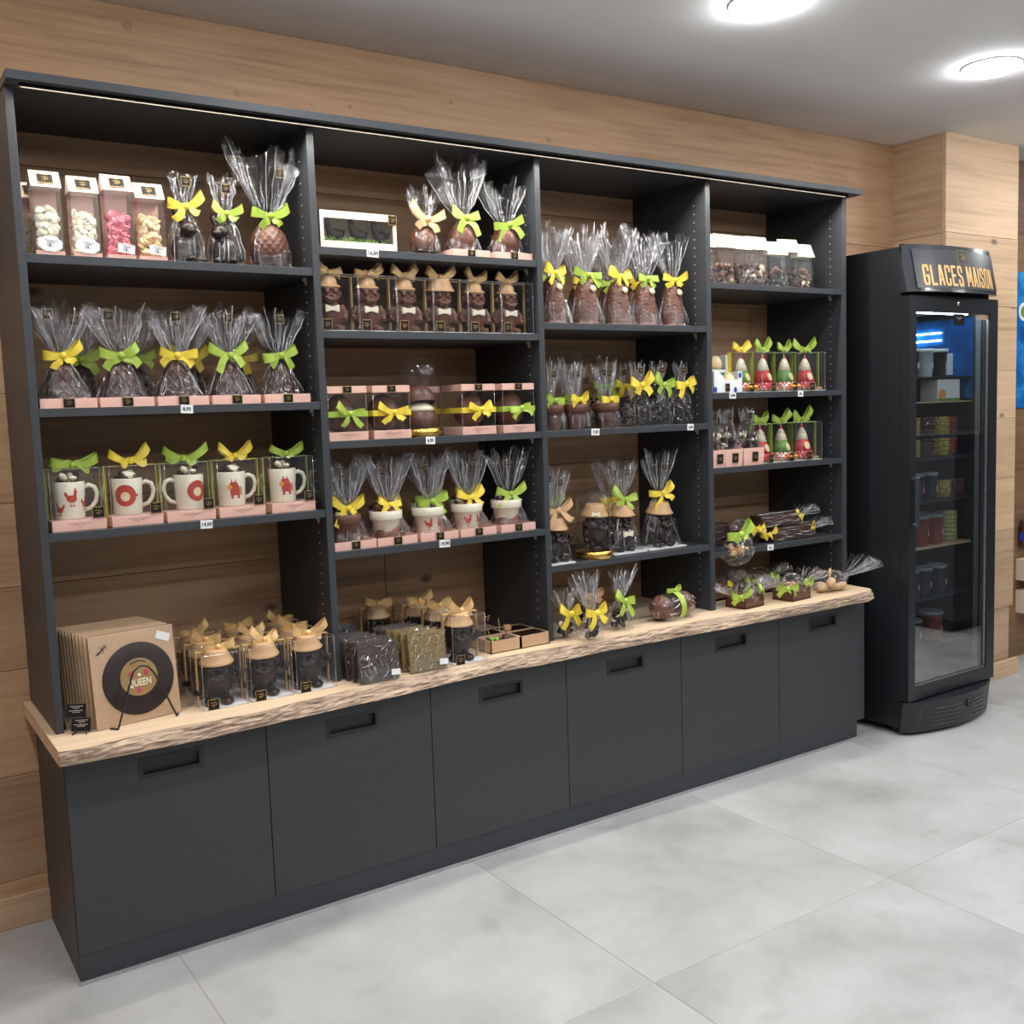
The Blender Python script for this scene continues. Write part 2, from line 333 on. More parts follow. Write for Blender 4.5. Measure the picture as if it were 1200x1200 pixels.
po_ = bpy.data.objects.new('fill_window_portal', pl_); COL.objects.link(po_); po_.location = ((WX0+WX1)/2, -6.58, (WZ0+WZ1)/2); po_.rotation_euler = (PI/2, 0, 0)
wb = struct('wall_back', bxm(-2.6, 4.3, YB+.015, YB+.1, 0, ZC), 'room_wood')
rng = random.Random(4)
rows = [(.0,.141),(.141,.461),(.461,.782),(.782,1.03),(1.03,1.28),(1.28,1.6),(1.6,1.93),(1.93,2.26),(2.26,ZC)]
splits = {0:[-.9,1.7],1:[-1.6,.9,3.0],2:[-.8,2.2],3:[-1.9,1.2,3.4],4:[-.7,1.9],5:[-1.5,2.6],6:[-1.1,1.0,3.1],7:[-.5,2.9],8:[-.62,]}
for r, (z0, z1) in enumerate(rows):
    xs = [-2.6]+splits[r]+[4.151]
    for a, b in zip(xs, xs[1:]):
        part('plank', bxm(.0008, b-a-.0008, 0, .015, .0008, z1-z0-.0008, bevel=.0012), 'wall_wood', wb, (a, YB+rng.uniform(0, .0012), z0))
def knot(x, z, r, w=None):
    k = MB().ell((0,0,0), (r, .0012, r*.75), 12, 6)
    part('knot', k.mesh('k', True), 'kraft_dark', wb, (x, YB+.0006, z))
for kx, kz, kr in ((.752,2.553,.012),(1.007,2.5525,.006),(1.149,2.563,.008),(1.997,2.548,.013),(.42,2.705,.016),(3.509,2.596,.008),(3.687,2.61,.006),(1.554,2.631,.009),(2.3,2.66,.007)): knot(kx, kz, kr)
bb = struct('baseboard_back', bxm(-2.6, .03, YB-.018, YB, 0, .097, bevel=.002), 'column_wood')
# column right of the shelf
wc = struct('wall_right_column', bxm(4.165, 4.745, .146, YB+.1, 0, ZC), 'room_wood'); wc.name = 'wall_column'
crow = [(.372,.787),(.787,1.059),(1.059,1.373),(1.373,1.62),(1.62,1.945),(1.945,2.291)]
part('plank', bxm(0, .626, 0, .02, 0, ZC-2.293, bevel=.0015), 'column_wood', wc, (4.151-.008, .126, 2.293))
part('plank', bxm(0, .6, 0, .02, 0, .29, bevel=.0015), 'column_wood', wc, (4.143, .131, .081))
for z0, z1 in crow:
    part('plank', bxm(0, .624, 0, .024, .0008, z1-z0-.0008, bevel=.0015), 'column_wood', wc, (4.139, .121, z0))
for z0, z1 in [(0,.4),(.4,.8),(.8,1.2),(1.2,1.6),(1.6,1.95),(1.95,2.29),(2.29,ZC)]:
    for px in (4.163, 4.761): part('plank', bxm(0, .285, 0, .016, .0008, z1-z0-.0008, bevel=.0012), 'column_wood', wc, (px, .146, z0), (0, 0, PI/2))
struct('baseboard_column', bxm(4.13, 4.785, .1, .122, 0, .086, bevel=.002), 'column_wood')
wr = struct('wall_right_back', bxm(4.75, 8.6, .31, .4, 0, ZC), 'room_wood'); wr.name = 'wall_alcove'
for r in range(7):
    part('plank', bxm(0, 3.7, 0, .012, .0008, .3945, bevel=.0012), 'room_wood', wr, (4.775, .298, r*.3948))
po = thing('wall_poster', 'blue sea photo poster with green round emblem on the far right wall', 'poster', (5.45, .296, 1.42))
part('print', bxm(-.41, .41, -.006, 0, 0, .745), 'blue_panel', po)
part('emblem', MB().lathe([(.001,0),(.05,0),(.05,.002),(.001,.002)], 24).xf(Matrix.Rotation(PI/2,4,'X')).mesh('e'), 'white_card', po, (-.33, -.0055, .53))
part('emblem', MB().lathe([(.001,0),(.03,0),(.03,.002),(.001,.002)], 24).xf(Matrix.Rotation(PI/2,4,'X')).mesh('e'), 'green_choc', po, (-.33, -.008, .53))
for z, h, lab in [(.26,.13,'lower pale wooden box fixed on the wall right of the column'),(.447,.12,'upper pale wooden box fixed on the wall right of the column')]:
    t = thing('wall_box', lab, 'box', (5.24, .296, z))
    mb = MB().box(-.15,.15,-.14,-.13,0,h).box(-.15,.15,-.008,0,0,h).box(-.15,-.14,-.13,-.008,0,h).box(.14,.15,-.13,-.008,0,h).box(-.14,.14,-.13,-.008,0,.01)
    part('crate', mb.mesh('c'), 'cream_card', t)
t = thing('wall_packet', 'dark packet with blue band hanging right of the wooden column', 'packet', (5.2, .27, .64))
part('pouch', MB().box(-.1,.1,-.012,.012,0,.15).mesh('p', bevel=.004), 'mid_choc', t); part('band', bxm(-.101,.101,-.0135,.0135,.03,.08), 'blue_print', t)
t = thing('unseen_counter', 'unseen dark counter right of the view, added for its reflection in the fridge door', 'counter', (6.1, -2.6, 0))  # out of view; added to give the fridge glass a dark reflection
part('body', bxm(-.75, .75, -1.4, 1.4, .08, 1.22, .004), 'anthracite_door', t); part('plinth', bxm(-.7, .7, -1.35, 1.35, 0, .08), 'handle_black', t); part('counter_top', bxm(-.78, .78, -1.43, 1.43, 1.22, 1.26, .004), 'handle_black', t)
# ceiling downlights (the grid of the room)
def downlight(x, y, lab):
    t = thing('ceiling_light', lab, 'lamp', (x, y, ZC), 0, 'round ceiling downlights')
    part('frame', cm('dlf', lambda: MB().lathe([(.108,0),(.112,0),(.112,-.003),(.108,-.006)], 40, caps=False).mesh('f', True)), 'white_plastic', t)
    part('diffuser', cm('dld', lambda: MB().lathe([(.0005,-.03),(.04,-.0295),(.075,-.026),(.096,-.018),(.106,-.006)], 40, caps=False).mesh('d', True)), 'lamp', t)
for i in range(-1, 5):
    for j in range(4):
        x, y = .88+1.27*i, -.54-1.27*j
        lab = {(1,0):'round ceiling downlight above the shelf, left one of the two',(2,0):'round ceiling downlight above the fridge, right one of the two'}.get((i,j),'round ceiling downlight, %s from the left in the %s row from the shelf' % (['first','second','third','fourth','fifth','sixth'][i+1], ['first','second','third','fourth'][j]))
        downlight(x, y, lab)

# ------------------------------------------------------------------ base cabinets, worktop, shelf
WT = .682
dx = [.007,.559,1.111,1.659,2.207,2.754,3.305]
ordn = ['leftmost','second from left','third from left','fourth from left','fifth from left','rightmost']
for i in range(6):
    a, b = dx[i], dx[i+1]; w = b-a; cx = (a+b)/2
    t = thing('base_cabinet', f'anthracite base cabinet with recessed handle, {ordn[i]} under the oak worktop', 'cabinet', (cx, 0, 0), 0, 'base cabinets')
    h = w/2; z0 = 0 if i == 0 else .076
    c = MB().box(-h,-h+.018,-.022,.42,z0,.641).box(h-.018,h,-.022,.42,.076,.641).box(-h+.018,h-.018,.405,.42,.076,.641).box(-h+.018,h-.018,-.02,.405,.076,.094).box(-h+.018,h-.018,-.02,.405,.62,.641)
    part('carcass', c.mesh('carcass'), 'anthracite', t)
    g = .0015; hz0, hz1, hw, dp = .524, .582, .089, .012
    d = MB(); X = [-h+g,-hw,hw,h-g]; Z = [.077,hz0,hz1,.6395]
    for p in range(3):
        for q in range(3):
            if p == 1 and q == 1: continue
            d.add([(X[p],-.042,Z[q]),(X[p+1],-.042,Z[q]),(X[p+1],-.042,Z[q+1]),(X[p],-.042,Z[q+1])], [(0,1,2,3)])
    d.add([(X[0],-.042,Z[0]),(X[3],-.042,Z[0]),(X[3],-.042,Z[3]),(X[0],-.042,Z[3]),(X[0],-.023,Z[0]),(X[3],-.023,Z[0]),(X[3],-.023,Z[3]),(X[0],-.023,Z[3])], [(4,7,6,5),(0,4,5,1),(1,5,6,2),(2,6,7,3),(3,7,4,0)])
    d.add([(-hw,-.042,hz0),(hw,-.042,hz0),(hw,-.042,hz1),(-hw,-.042,hz1),(-hw,-.026,hz0),(hw,-.026,hz0),(hw,-.026,hz1),(-hw,-.026,hz1)], [(4,5,6,7),(0,1,5,4),(1,2,6,5),(2,3,7,6),(3,0,4,7)])
    do = part('door', d.mesh('door'), 'anthracite_door', t)
    f = MB(); k = .012
    f.box(-hw,hw,-.0435,-.03,hz0,hz0+k).box(-hw,hw,-.0435,-.03,hz1-k*.7,hz1).box(-hw,-hw+k,-.0435,-.03,hz0+k,hz1-k*.7).box(hw-k,hw,-.0435,-.03,hz0+k,hz1-k*.7)
    ho = part('handle', f.mesh('handle'), 'handle_black', do)
    part('recess', bxm(-hw+k, hw-k, -.0275, -.0262, hz0+k, hz1-k*.7), 'handle_black', do)
struct('trim_1', bxm(.0075, 3.256, -.0385, -.0225, 0, .0755), 'anthracite')
struct('trim_2', bxm(.0, 3.275, -.0565, -.039, 0, .003), 'seal_strip')
# worktop with a live front edge
TE = [(-.021,-.1593),(.0384,-.17),(.15,-.152),(.264,-.1434),(.38,-.155),(.494,-.1549),(.778,-.1107),(1.026,-.0885),(1.29,-.0728),(1.558,-.0807),(1.754,-.1041),(2.08,-.0994),(2.44,-.1042),(2.585,-.1381),(2.86,-.1594),(3.08,-.1584),(3.21,-.145),(3.262,-.12)]
BE = [(-.021,-.157),(.164,-.1678),(.343,-.1715),(.54,-.16),(.755,-.1473),(.989,-.1336),(1.26,-.102),(1.518,-.1189),(1.822,-.1135),(2.14,-.1264),(2.486,-.1404),(2.867,-.1558),(3.174,-.163),(3.262,-.135)]
def lin(tab, x):
    for (a, u), (b, v) in zip(tab, tab[1:]):
        if x <= b: return u+(v-u)*max(0, (x-a)/(b-a))
    return tab[-1][1]
wt = thing('worktop', 'long pale oak worktop with a rough live front edge', 'worktop', (0,0,0))
NX = 330; XS = [-.021+3.283*i/NX for i in range(NX+1)]
def edge(x): return lin(TE, x)+.007*noise.noise(Vector((x*9,3,1)))+.004*noise.noise(Vector((x*38,8,1)))
def ebot(x): return lin(BE, x)+.005*noise.noise(Vector((x*7,1,7)))
def endx(x, y): # the far end is cut at a slight slant
    return x if x < 3.1 else x+(y*.12)*(x-3.1)/.162
top = MB(); v = []; f = []
for i, x in enumerate(XS):
    e = edge(x); b = ebot(x)
    for y, z in ((YB-.002,WT-.0405),(YB-.002,WT),(.1,WT),(e,WT),(b,WT-.0405),(.1,WT-.0405)): v.append((endx(x, y), y, z))
for i in range(NX):
    for a, b in ((0,1),(1,2),(2,3),(4,5),(5,0)): f.append((i*6+a,i*6+b,i*6+6+b,i*6+6+a))
f += [(0,5,4,3,2,1), tuple(NX*6+k for k in (0,1,2,3,4,5))]
top.add(v, [q[::-1] for q in f]); part('slab', top.mesh('slab'), 'slab_wood', wt)
le = MB(); NZ = 9; v = []; f = []
for i, x in enumerate(XS):
    e = edge(x); b = ebot(x)
    for k in range(NZ+1):
        s = k/NZ; y = e+(b-e)*s-.006*math.sin(PI*s)
        if 0 < k < NZ: y += .0065*noise.noise(Vector((x*11, s*9, 2)))+.0045*noise.noise(Vector((x*45, s*14, 5)))
        v.append((endx(x, y), y-.0005, WT-.0405*s))
for i in range(NX):
    for k in range(NZ): a = i*(NZ+1)+k; f.append((a, a+NZ+1, a+NZ+2, a+1)[::-1])
le.add(v, f); part('live_edge', le.mesh('live'), 'bark', wt, label='rough grey brown bark edge')

# tall shelf
ux = [(0,.021),(.802,.824),(1.619,1.641),(2.414,2.438),(3.213,3.24)]
ZT, ZTB = 2.376, 2.354
sh = thing('shelving_unit', 'tall anthracite wall shelving in four bays above the oak worktop', 'shelf', (0,0,WT))
for a, b in ux:
    part('upright', bxm(a, b, 0, YB-.001, 0, ZTB-WT, bevel=.0008), 'anthracite', sh)
part('top_board', bxm(-.003, 3.262, -.067, YB-.001, ZTB-WT, ZT-WT, bevel=.0008), 'anthracite', sh)
SH = {'11':1.943,'12':1.547,'13':1.219,'21':2.008,'22':1.760,'23':1.425,'24':1.085,'31':1.799,'32':1.425,'33':.948,'41':1.968,'42':1.541,'43':1.247,'44':.913}
for k, z in SH.items():
    i = int(k[0])-1
    part('shelf_board', bxm(ux[i][1]+.0005, ux[i+1][0]-.0005, .0015, YB-.001, z-.0225-WT, z-WT, bevel=.0006), 'anthracite', sh)
pins = MB()
for i in range(1, 5):
    x = ux[i][0]
    for yy in (.062,):
        for q in range(48):
            z = .76+q*.032
            if any(k[0] == str(i) and abs(SH[k]-.011-z) < .018 for k in SH): continue
            pins.box(x-.0009, x+.001, yy-.0022, yy+.0022, z-WT-.0022, z-WT+.0022)
part('pin_hole', pins.mesh('pins'), 'steel_pin', sh, kind='stuff')
clip = MB().box(-.009,0,-.006,.006,-.009,0).box(-.002,0,-.006,.006,-.02,0)
for k, z in SH.items():
    i = int(k[0]); part('shelf_clip', cm('clip', lambda: clip.mesh('clip')), 'steel_pin', sh, (ux[i][0], .062, z-.0225-WT))
led = part('led_profile', MB().box(.03,3.2,-.042,-.04,-.0085,0).box(.03,3.2,-.03,-.028,-.0085,0).box(.03,3.2,-.04,-.03,-.0015,0).mesh('lp'), 'led_channel', sh, (0,0,ZTB-WT))
ls = MB()
for i in range(40):
    a = .035+3.16*i/40; ls.add([(a,-.0398,-.003),(a+.079,-.0398,-.003),(a+.079,-.0302,-.003),(a,-.0302,-.003)], [(0,3,2,1)])
part('light_strip', ls.mesh('ls'), 'led', led)

# ------------------------------------------------------------------ packaging builders
def superell(a, w, d, p=4):
    c, s = math.cos(a), math.sin(a)
    r = (abs(c)**p+abs(s)**p)**(-1/p)
    return c*r*w/2, s*r*d/2
def cello_mesh(w, d, zn, ztop, rtop, seed, rn=.013, flat=.6, seg=52, z0=0.0, lean=0.0, belly=0):
    R = random.Random(seed)
    ph = [R.uniform(0, 6.28) for _ in range(6)]; zig = [R.uniform(.55, 1.25) for _ in range(seg)]
    tip = [(.72+.22*abs(math.cos(2*(2*PI*i/seg)+ph[0]))+R.uniform(-.12,.1)) for i in range(seg)]
    levels = [(0,0,0),(0,.12,0),(0,.3,0),(0,.48,0),(0,.66,0),(0,.82,0),(0,.94,0),(0,1,0),(1,.06,0),(1,.16,0),(1,.3,0),(1,.46,0),(1,.64,0),(1,.82,0),(1,1,0)]
    v = []; f = []
    for kind, s, _ in levels:
        for i in range(seg):
            a = 2*PI*i/seg
            if kind == 0:
                bx, by = superell(a, w, d); t = s**(1.15 if not belly else 2.2)
                x = bx*(1-t)+rn*math.cos(a)*t; y = by*(1-t)+rn*.8*math.sin(a)*t
                j = .002+.055*s*(1-s)*(w+d)*.25
                q = 1+(zig[i]-.9)*.5*s
                x = x*q+R.uniform(-j, j); y = y*q+R.uniform(-j, j); z = z0+(zn-z0)*s+(R.uniform(-j, j) if 0 < s < 1 else 0)
            else:
                fold = .5+.5*math.sin(5*a+ph[1]+1.5*math.sin(2*a+ph[2])); tt = s*tip[i]
                rr = rn+(rtop-rn)*(s**.8)*(.55+.5*fold)*zig[i]
                x = rr*math.cos(a)+R.uniform(-1,1)*.0035+lean*s; y = rr*math.sin(a)*flat+R.uniform(-1,1)*.0035
                z = zn+(ztop-zn)*tt*(.92+.2*fold*0.5)+R.uniform(-1,1)*.003*(s < 1)
            v.append((x, y, z))
    n = len(levels)
    for k in range(n-1):
        for i in range(seg):
            j = (i+1) % seg; f.append((k*seg+i, k*seg+j, (k+1)*seg+j, (k+1)*seg+i))
    cr = MB(); out = [i for i in range(seg) if zig[i] > .8]
    for _ in range(36):
        i = R.choice(out); k0 = R.choice((7,7,8,9,10)); k1 = min(n-1, k0+R.randint(3,7))
        pts = [v[k*seg+i] for k in range(k0, k1+1)]; m = len(pts); r0 = R.uniform(.0006,.0017)
        cr.tube(pts, [r0*(.35+.65*math.sin(PI*(q+.4)/(m+.2))) for q in range(m)], 5)
    for _ in range(15):
        i = R.randrange(seg); k0 = R.randint(0,3); k1 = min(7, k0+R.randint(2,5))
        pts = [v[k*seg+i] for k in range(k0, k1+1)]; pts = [(p[0]*1.01,p[1]*1.01,p[2]) for p in pts]; m = len(pts)
        cr.tube(pts, [R.uniform(.0004,.0011)]*m, 5)
    return MB().add(v, f).mesh('cello'), cr.mesh('crease', True)
def cello_part(t, m, mat='cello', loc=(0,0,0)):
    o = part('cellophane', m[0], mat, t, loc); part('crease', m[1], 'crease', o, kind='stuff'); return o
def bow_mesh(L, w, seed, droop=.8, lift=.25, tail=1.1):
    R = random.Random(seed); b = MB(); N = 12
    for s in (-1, 1):
        li = lift+R.uniform(-.3,.55); LL = L*R.uniform(.8,1.12); tw = R.uniform(-.6,.6)
        pts = []; ds = []
        for k in range(N+1):
            t = k/N; o = math.sin(PI*t)
            pts.append((s*LL*o, -.35*L*math.sin(2*PI*t)*.6-.003, LL*li*o*o+(.1*L*(t-.5))))
            h = w/2*(.35+.75*o**.7); dv = Vector((-s*li*.6, tw*.5*o, 1)).normalized()*h; ds.append(dv)
        b.ribbon(pts, ds)
        td = droop*R.uniform(.6,1.3); pts = []; ds = []; kx = R.uniform(.55,1.0)*tail
        for k in range(8):
            t = k/7
            x = s*L*kx*t; z = -L*td*t**1.4+.12*L*math.sin(5*t+seed); y = -.004-.3*L*math.sin(PI*t*.8)*.4
            pts.append((x, y, z))
            tan = Vector((s*kx, 0, -td*1.4*t**.4)).normalized(); dv = Vector((-tan.z, R.uniform(.1,.3), tan.x)).normalized()*w/2*(.45+.5*min(1, t*2)); ds.append(dv)
        b.ribbon(pts, ds)
    b.ell((0,-.006,0), (w*.42,w*.35,w*.42), 8, 6)
    return b.mesh('bow', True)
def bow(parent, col, loc, L=.05, w=.022, v=0, rot=(0,0,0), droop=.8, lift=.25, name='bow'):
    L *= .92; w *= .9; k = v % 9
    me = cm(('bow', round(L,3), round(w,3), k, droop, lift), lambda: bow_mesh(L, w, k*7+int(L*1000), droop*.75, lift, .9))
    q = BR.uniform(.92,1.08)
    return part(name, me, col+'_ribbon', parent, loc, (rot[0]+BR.uniform(-.15,.15), rot[1]+BR.uniform(-.18,.18), rot[2]+BR.uniform(-.2,.2)), q)
BR = random.Random(77)
def acetate_mesh(w, d, h): return MB().box(-w/2,w/2,-d/2,d/2,0,h).mesh('box', bevel=.0016)
def clear_box(parent, w, d, h, z=0, name='clear_box'):
    o = part(name, cm(('ac',w,d,h), lambda: acetate_mesh(w,d,h)), 'acetate', parent, (0,0,z))
    def edges():
        b = MB(); x, y = w/2, d/2; r = .0008
        for a in (-x, x):
            for c in (-y, y): b.tube([(a,c,0),(a,c,h)], r, 5)
            b.tube([(a,-y,h),(a,y,h)], r, 5)
        for c in (-y, y): b.tube([(-x,c,h),(x,c,h)], r, 5)
        b.tube([(-x,-y,.001),(x,-y,.001)], r, 5)
        return b.mesh('edges', True)
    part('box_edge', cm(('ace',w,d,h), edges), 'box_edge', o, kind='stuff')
    return o
def seal_meshes(w, h):
    def emb():
        b = MB(); t = .0008
        for (x0,x1,z0,z1) in ((-w/2,w/2,h/2-t,h/2),(-w/2,w/2,-h/2,-h/2+t),(-w/2,-w/2+t,-h/2,h/2),(w/2-t,w/2,-h/2,h/2)):
            b.box(x0,x1,-.0016,-.0008,z0,z1)
        k = min(w,h)*.27
        pts = []
        for i in range(15):     # a heart drawn in one line with a loop
            a = -2.4+i*.37; pts.append((-k*.35+k*.55*math.cos(a)-.001, -.0015, k*.25+k*.5*math.sin(a)))
        pts2 = [(k*.45+k*.5*math.cos(a), -.0015, k*.2+k*.5*math.sin(a)) for a in [-2.6+i*.4 for i in range(14)]]
        b.tube(pts, k*.065, 4); b.tube(pts2, k*.065, 4); b.tube([(-k*.6,-.0015,-k*.1),(0,-.0015,-k*.95),(k*.15,-.0015,-k*.3)], k*.065, 4)
        b.box(-k*.9,k*.9,-.0016,-.0008,h/2-t*3.2,h/2-t*2.4)
        return b.mesh('emblem')
    return cm(('seal',w,h), lambda: bxm(-w/2,w/2,-.0008,.0008,-h/2,h/2)), cm(('emb',w,h), emb)
def seal(parent, loc, w=.028, h=.028, rot=(0,0,0), name='seal', metal=False):
    a, b = seal_meshes(w, h); o = part(name, a, 'black_label', parent, loc, rot); part('emblem', b, 'gold_print', o); return o
def printed_lines(parent, loc, w, col='brown_ink'):
    def mk():
        b = MB(); R = random.Random(5)
        for z, ww in ((.0045, w), (0, w*.55)):
            x = -ww/2
            while x < ww/2: q = R.uniform(.002,.005); b.box(x, x+q, -.0006, 0, z-.0006, z+.0006); x += q+.0012
        b.box(-.0013,.0013,-.0006,0,-.007,-.0045); return b.mesh('lines')
    return part('lettering', cm(('pl', w), mk), col, parent, loc)
def box_ribbon(parent, col, w, d, h, x=0, rw=.016, top=True):
    """a ribbon that runs up one side, over the top and down the other side of a box"""
    e = .0018
    b = cm(('brb',w,d,h,rw), lambda: MB().box(-w/2-e,-w/2,-rw/2,rw/2,0,h+e).box(w/2,w/2+e,-rw/2,rw/2,0,h+e).box(-w/2,w/2,-rw/2,rw/2,h,h+e).mesh('rb'))
    return part('ribbon', b, col+'_ribbon', parent, (x,0,0))
def band_ribbon(parent, col, w, d, z, rw=.018):
    e = .002
    b = cm(('bnd',w,d,rw), lambda: MB().box(-w/2-e,w/2+e,-d/2-e,-d/2-.0003,-rw/2,rw/2).box(-w/2-e,w/2+e,d/2+.0003,d/2+e,-rw/2,rw/2).box(-w/2-e,-w/2-.0003,-d/2,d/2,-rw/2,rw/2).box(w/2+.0003,w/2+e,-d/2,d/2,-rw/2,rw/2).mesh('bd'))
    return part('ribbon', b, col+'_ribbon', parent, (0,0,z))
def tray(parent, w, d, h=.026):
    t = .003
    me = cm(('tray',w,d,h), lambda: MB().box(-w/2,w/2,-d/2,-d/2+t,0,h).box(-w/2,w/2,d/2-t,d/2,0,h).box(-w/2,-w/2+t,-d/2+t,d/2-t,0,h).box(w/2-t,w/2,-d/2+t,d/2-t,0,h).box(-w/2+t,w/2-t,-d/2+t,d/2-t,0,.012).mesh('tray'))
    o = part('tray', me, 'pink_card', parent)
    seal(o, (0, -d/2-.0012, h/2), .03, h*.98, name='band')
    return o
# --- chocolate figures
def gorilla_dark():
    b = MB(); b.ell((0,0,.066),(.043,.038,.054),20,14).ell((-.022,-.022,.009),(.018,.026,.011)).ell((.024,-.022,.009),(.018,.026,.011))
    b.tube([(-.016,-.006,.03),(-.018,-.01,.008)], .012, 8).tube([(.016,-.006,.03),(.02,-.01,.008)], .012, 8)
    b.ell((0,-.031,.1),(.029,.012,.0055)).ell((-.013,-.037,.091),.0068,10,8).ell((.013,-.037,.091),.0068,10,8).ell((0,-.042,.085),(.006,.005,.004))
    b.ell((0,-.036,.076),(.024,.01,.013)).ell((-.044,0,.09),(.006,.01,.011)).ell((.044,0,.09),(.006,.01,.011))
    b.tube([(-.023,-.042,.081),(-.012,-.0475,.073),(0,-.0495,.07),(.012,-.0475,.073),(.023,-.042,.081)], .0032, 6).tube([(-.021,-.043,.077),(-.011,-.047,.0675),(0,-.0485,.0645),(.011,-.047,.0675),(.021,-.043,.077)], .0028, 6)
    b.tube([(.036,0,.062),(.054,-.004,.064),(.063,-.006,.074)], [.011,.009,.008], 8).ell((.064,-.007,.081),(.01,.009,.011))
    b.tube([(-.036,0,.066),(-.05,-.006,.052),(-.05,-.012,.04)], [.01,.009,.008], 8).ell((-.05,-.014,.036),.01)
    return fuse(b, .0021, 1)
def gorilla_milk():
    b = MB(); b.ell((0,0,.05),(.038,.034,.048),20,14).ell((0,-.004,.106),(.034,.031,.036),18,12).ell((-.024,-.018,.008),(.016,.022,.01)).ell((.024,-.018,.008),(.016,.022,.01))
    b.ell((0,-.031,.119),(.027,.01,.005)).ell((-.012,-.034,.11),.0078,10,8).ell((.012,-.034,.11),.0078,10,8).ell((0,-.042,.099),(.006,.005,.004)).ell((0,-.032,.09),(.023,.012,.013))
    b.tube([(-.021,-.041,.095),(-.011,-.0455,.087),(0,-.047,.085),(.011,-.0455,.087),(.021,-.041,.095)], .0031, 6)
    b.ell((-.035,0,.106),(.006,.009,.011)).ell((.035,0,.106),(.006,.009,.011))
    b.tube([(-.034,0,.072),(-.046,-.008,.05),(-.042,-.018,.032)], [.013,.012,.01], 8).tube([(.034,0,.072),(.046,-.008,.05),(.042,-.018,.032)], [.013,.012,.01], 8)
    return fuse(b, .0021, 1)
def bunny_fig():
    b = MB(); b.ell((0,.004,.042),(.044,.04,.043),18,12).ell((-.012,-.022,.092),(.026,.026,.024)).ell((-.02,-.044,.086),(.013,.012,.011))
    b.tube([(-.018,-.012,.108),(-.03,.0,.138),(-.034,.01,.15)], [.009,.011,.004], 8).tube([(.004,-.01,.108),(.014,.008,.132),(.024,.026,.138)], [.009,.011,.004], 8)
    b.ell((.042,.02,.03),.014).ell((-.022,-.034,.01),(.013,.02,.01)).ell((.022,-.034,.01),(.013,.02,.01))
    return fuse(b, .0026, 2)
def hen_small():
    b = MB(); b.ell((.012,0,.024),(.034,.02,.024)).tube([(-.006,0,.03),(-.018,0,.052),(-.02,0,.066)], [.016,.012,.008], 8).ell((-.02,0,.07),(.012,.01,.012)).tube([(-.018,0,.078),(-.014,0,.098)], [.006,.004], 6).tube([(-.026,0,.078),(-.026,0,.096)], [.006,.004], 6).tube([(.04,0,.03),(.05,0,.044)], [.01,.004], 6)
    return fuse(b, .0032, 2)
def hat_mesh(flared):
    prof = [(.047,0),(.048,.002),(.044,.006),(.037,.02),(.032,.034),(.03,.038),(.001,.039)] if flared else [(.036,0),(.037,.002),(.032,.006),(.027,.008),(.025,.02),(.019,.03),(.009,.034),(.001,.035)]
    return MB().lathe(prof, 24, caps=True).mesh('hat', True)
def bowtie_mesh():
    return MB().poly([(-.02,-.011),(-.004,-.006),(.004,-.006),(.02,-.011),(.021,.0),(.02,.011),(.004,.006),(-.004,.006),(-.02,.011),(-.021,0)], -.005, .005).mesh('bt', bevel=.0015)
def figure(parent, kind, loc=(0,0,0), scale=1.0, choc='dark_choc', rz=0, tie=False, hat=None, name='figure'):
    fn = {'gorilla': gorilla_dark, 'gentleman': gorilla_milk, 'bunny': bunny_fig, 'hen': hen_small}[kind]
    o = part(name, cm(kind, fn), choc, parent, loc, (0,0,rz), scale)
    if hat:
        z = {'gorilla': .114, 'gentleman': .126}[kind]
        part('hat', cm(('hat', hat), lambda: hat_mesh(hat == 'flared')), 'caramel', o, (0, -.002, z), (.1, 0, 0))
    if tie: part('bow_tie', cm('bt', bowtie_mesh), 'white_choc', o, (0, -.036, .062), (.1,0,0))
    return o
def egg_prof(r, h, n=16):
    out = []
    for k in range(n+1):
        t = -PI/2+PI*k/n; z = h/2+h/2*math.sin(t); q = r*math.cos(t)*(1-.14*math.sin(t)); out.append((max(q, .0005), z))
    return out
def scale_egg():
    pr = egg_prof(.056, .135, 72)
    return MB().lathe(pr, 120, f=lambda a, k, i: 1+.05*abs(math.sin(a*7.5+k*.36)*math.sin(a*7.5-k*.36))).mesh('egg', True)
def smooth_egg(r, h): return MB().lathe(egg_prof(r, h, 18), 28).mesh('egg', True)
def bell_mesh():
    pr = [(.05,0),(.051,.006),(.047,.012),(.043,.02),(.041,.03),(.0395,.04),(.0385,.05),(.037,.06),(.036,.07),(.034,.08),(.031,.09),(.026,.099),(.019,.107),(.011,.112),(.001,.114)]
    b = MB().lathe(pr, 32)
    for s in (1, -1):            # raised lattice
        for q in range(9):
            a0 = 2*PI*q/9; pts = []
            for k in range(8):
                z = .018+.072*k/7; a = a0+s*.7*k/7*2; r = .0005+(.044-.0135*((z-.015)/.08)**1.6); pts.append((r*math.cos(a), r*math.sin(a), z))
            b.tube(pts, .0019, 4)
    b.ell((0,0,.116),.008)
    return b.mesh('bell', True)
def discs_mesh(w, d, h, n, seed, r=.0138, th=.0028, z0=.012):
    R = random.Random(seed); b = MB()
    for _ in range(n):
        x, y, z = R.uniform(-w/2+r*.8,w/2-r*.8), R.uniform(-d/2+r*.7,d/2-r*.7), z0+R.random()**1.1*h
        rot = Matrix.Rotation(R.uniform(-.9,.9),3,'Z') @ Matrix.Rotation(PI/2+R.gauss(0,.55),3,'X') @ Matrix.Rotation(R.uniform(0,PI),3,'Z')
        b.ell((x,y,z), (r*R.uniform(.85,1.1), r*.72, th), 9, 4, rot)
    return b.mesh('discs')
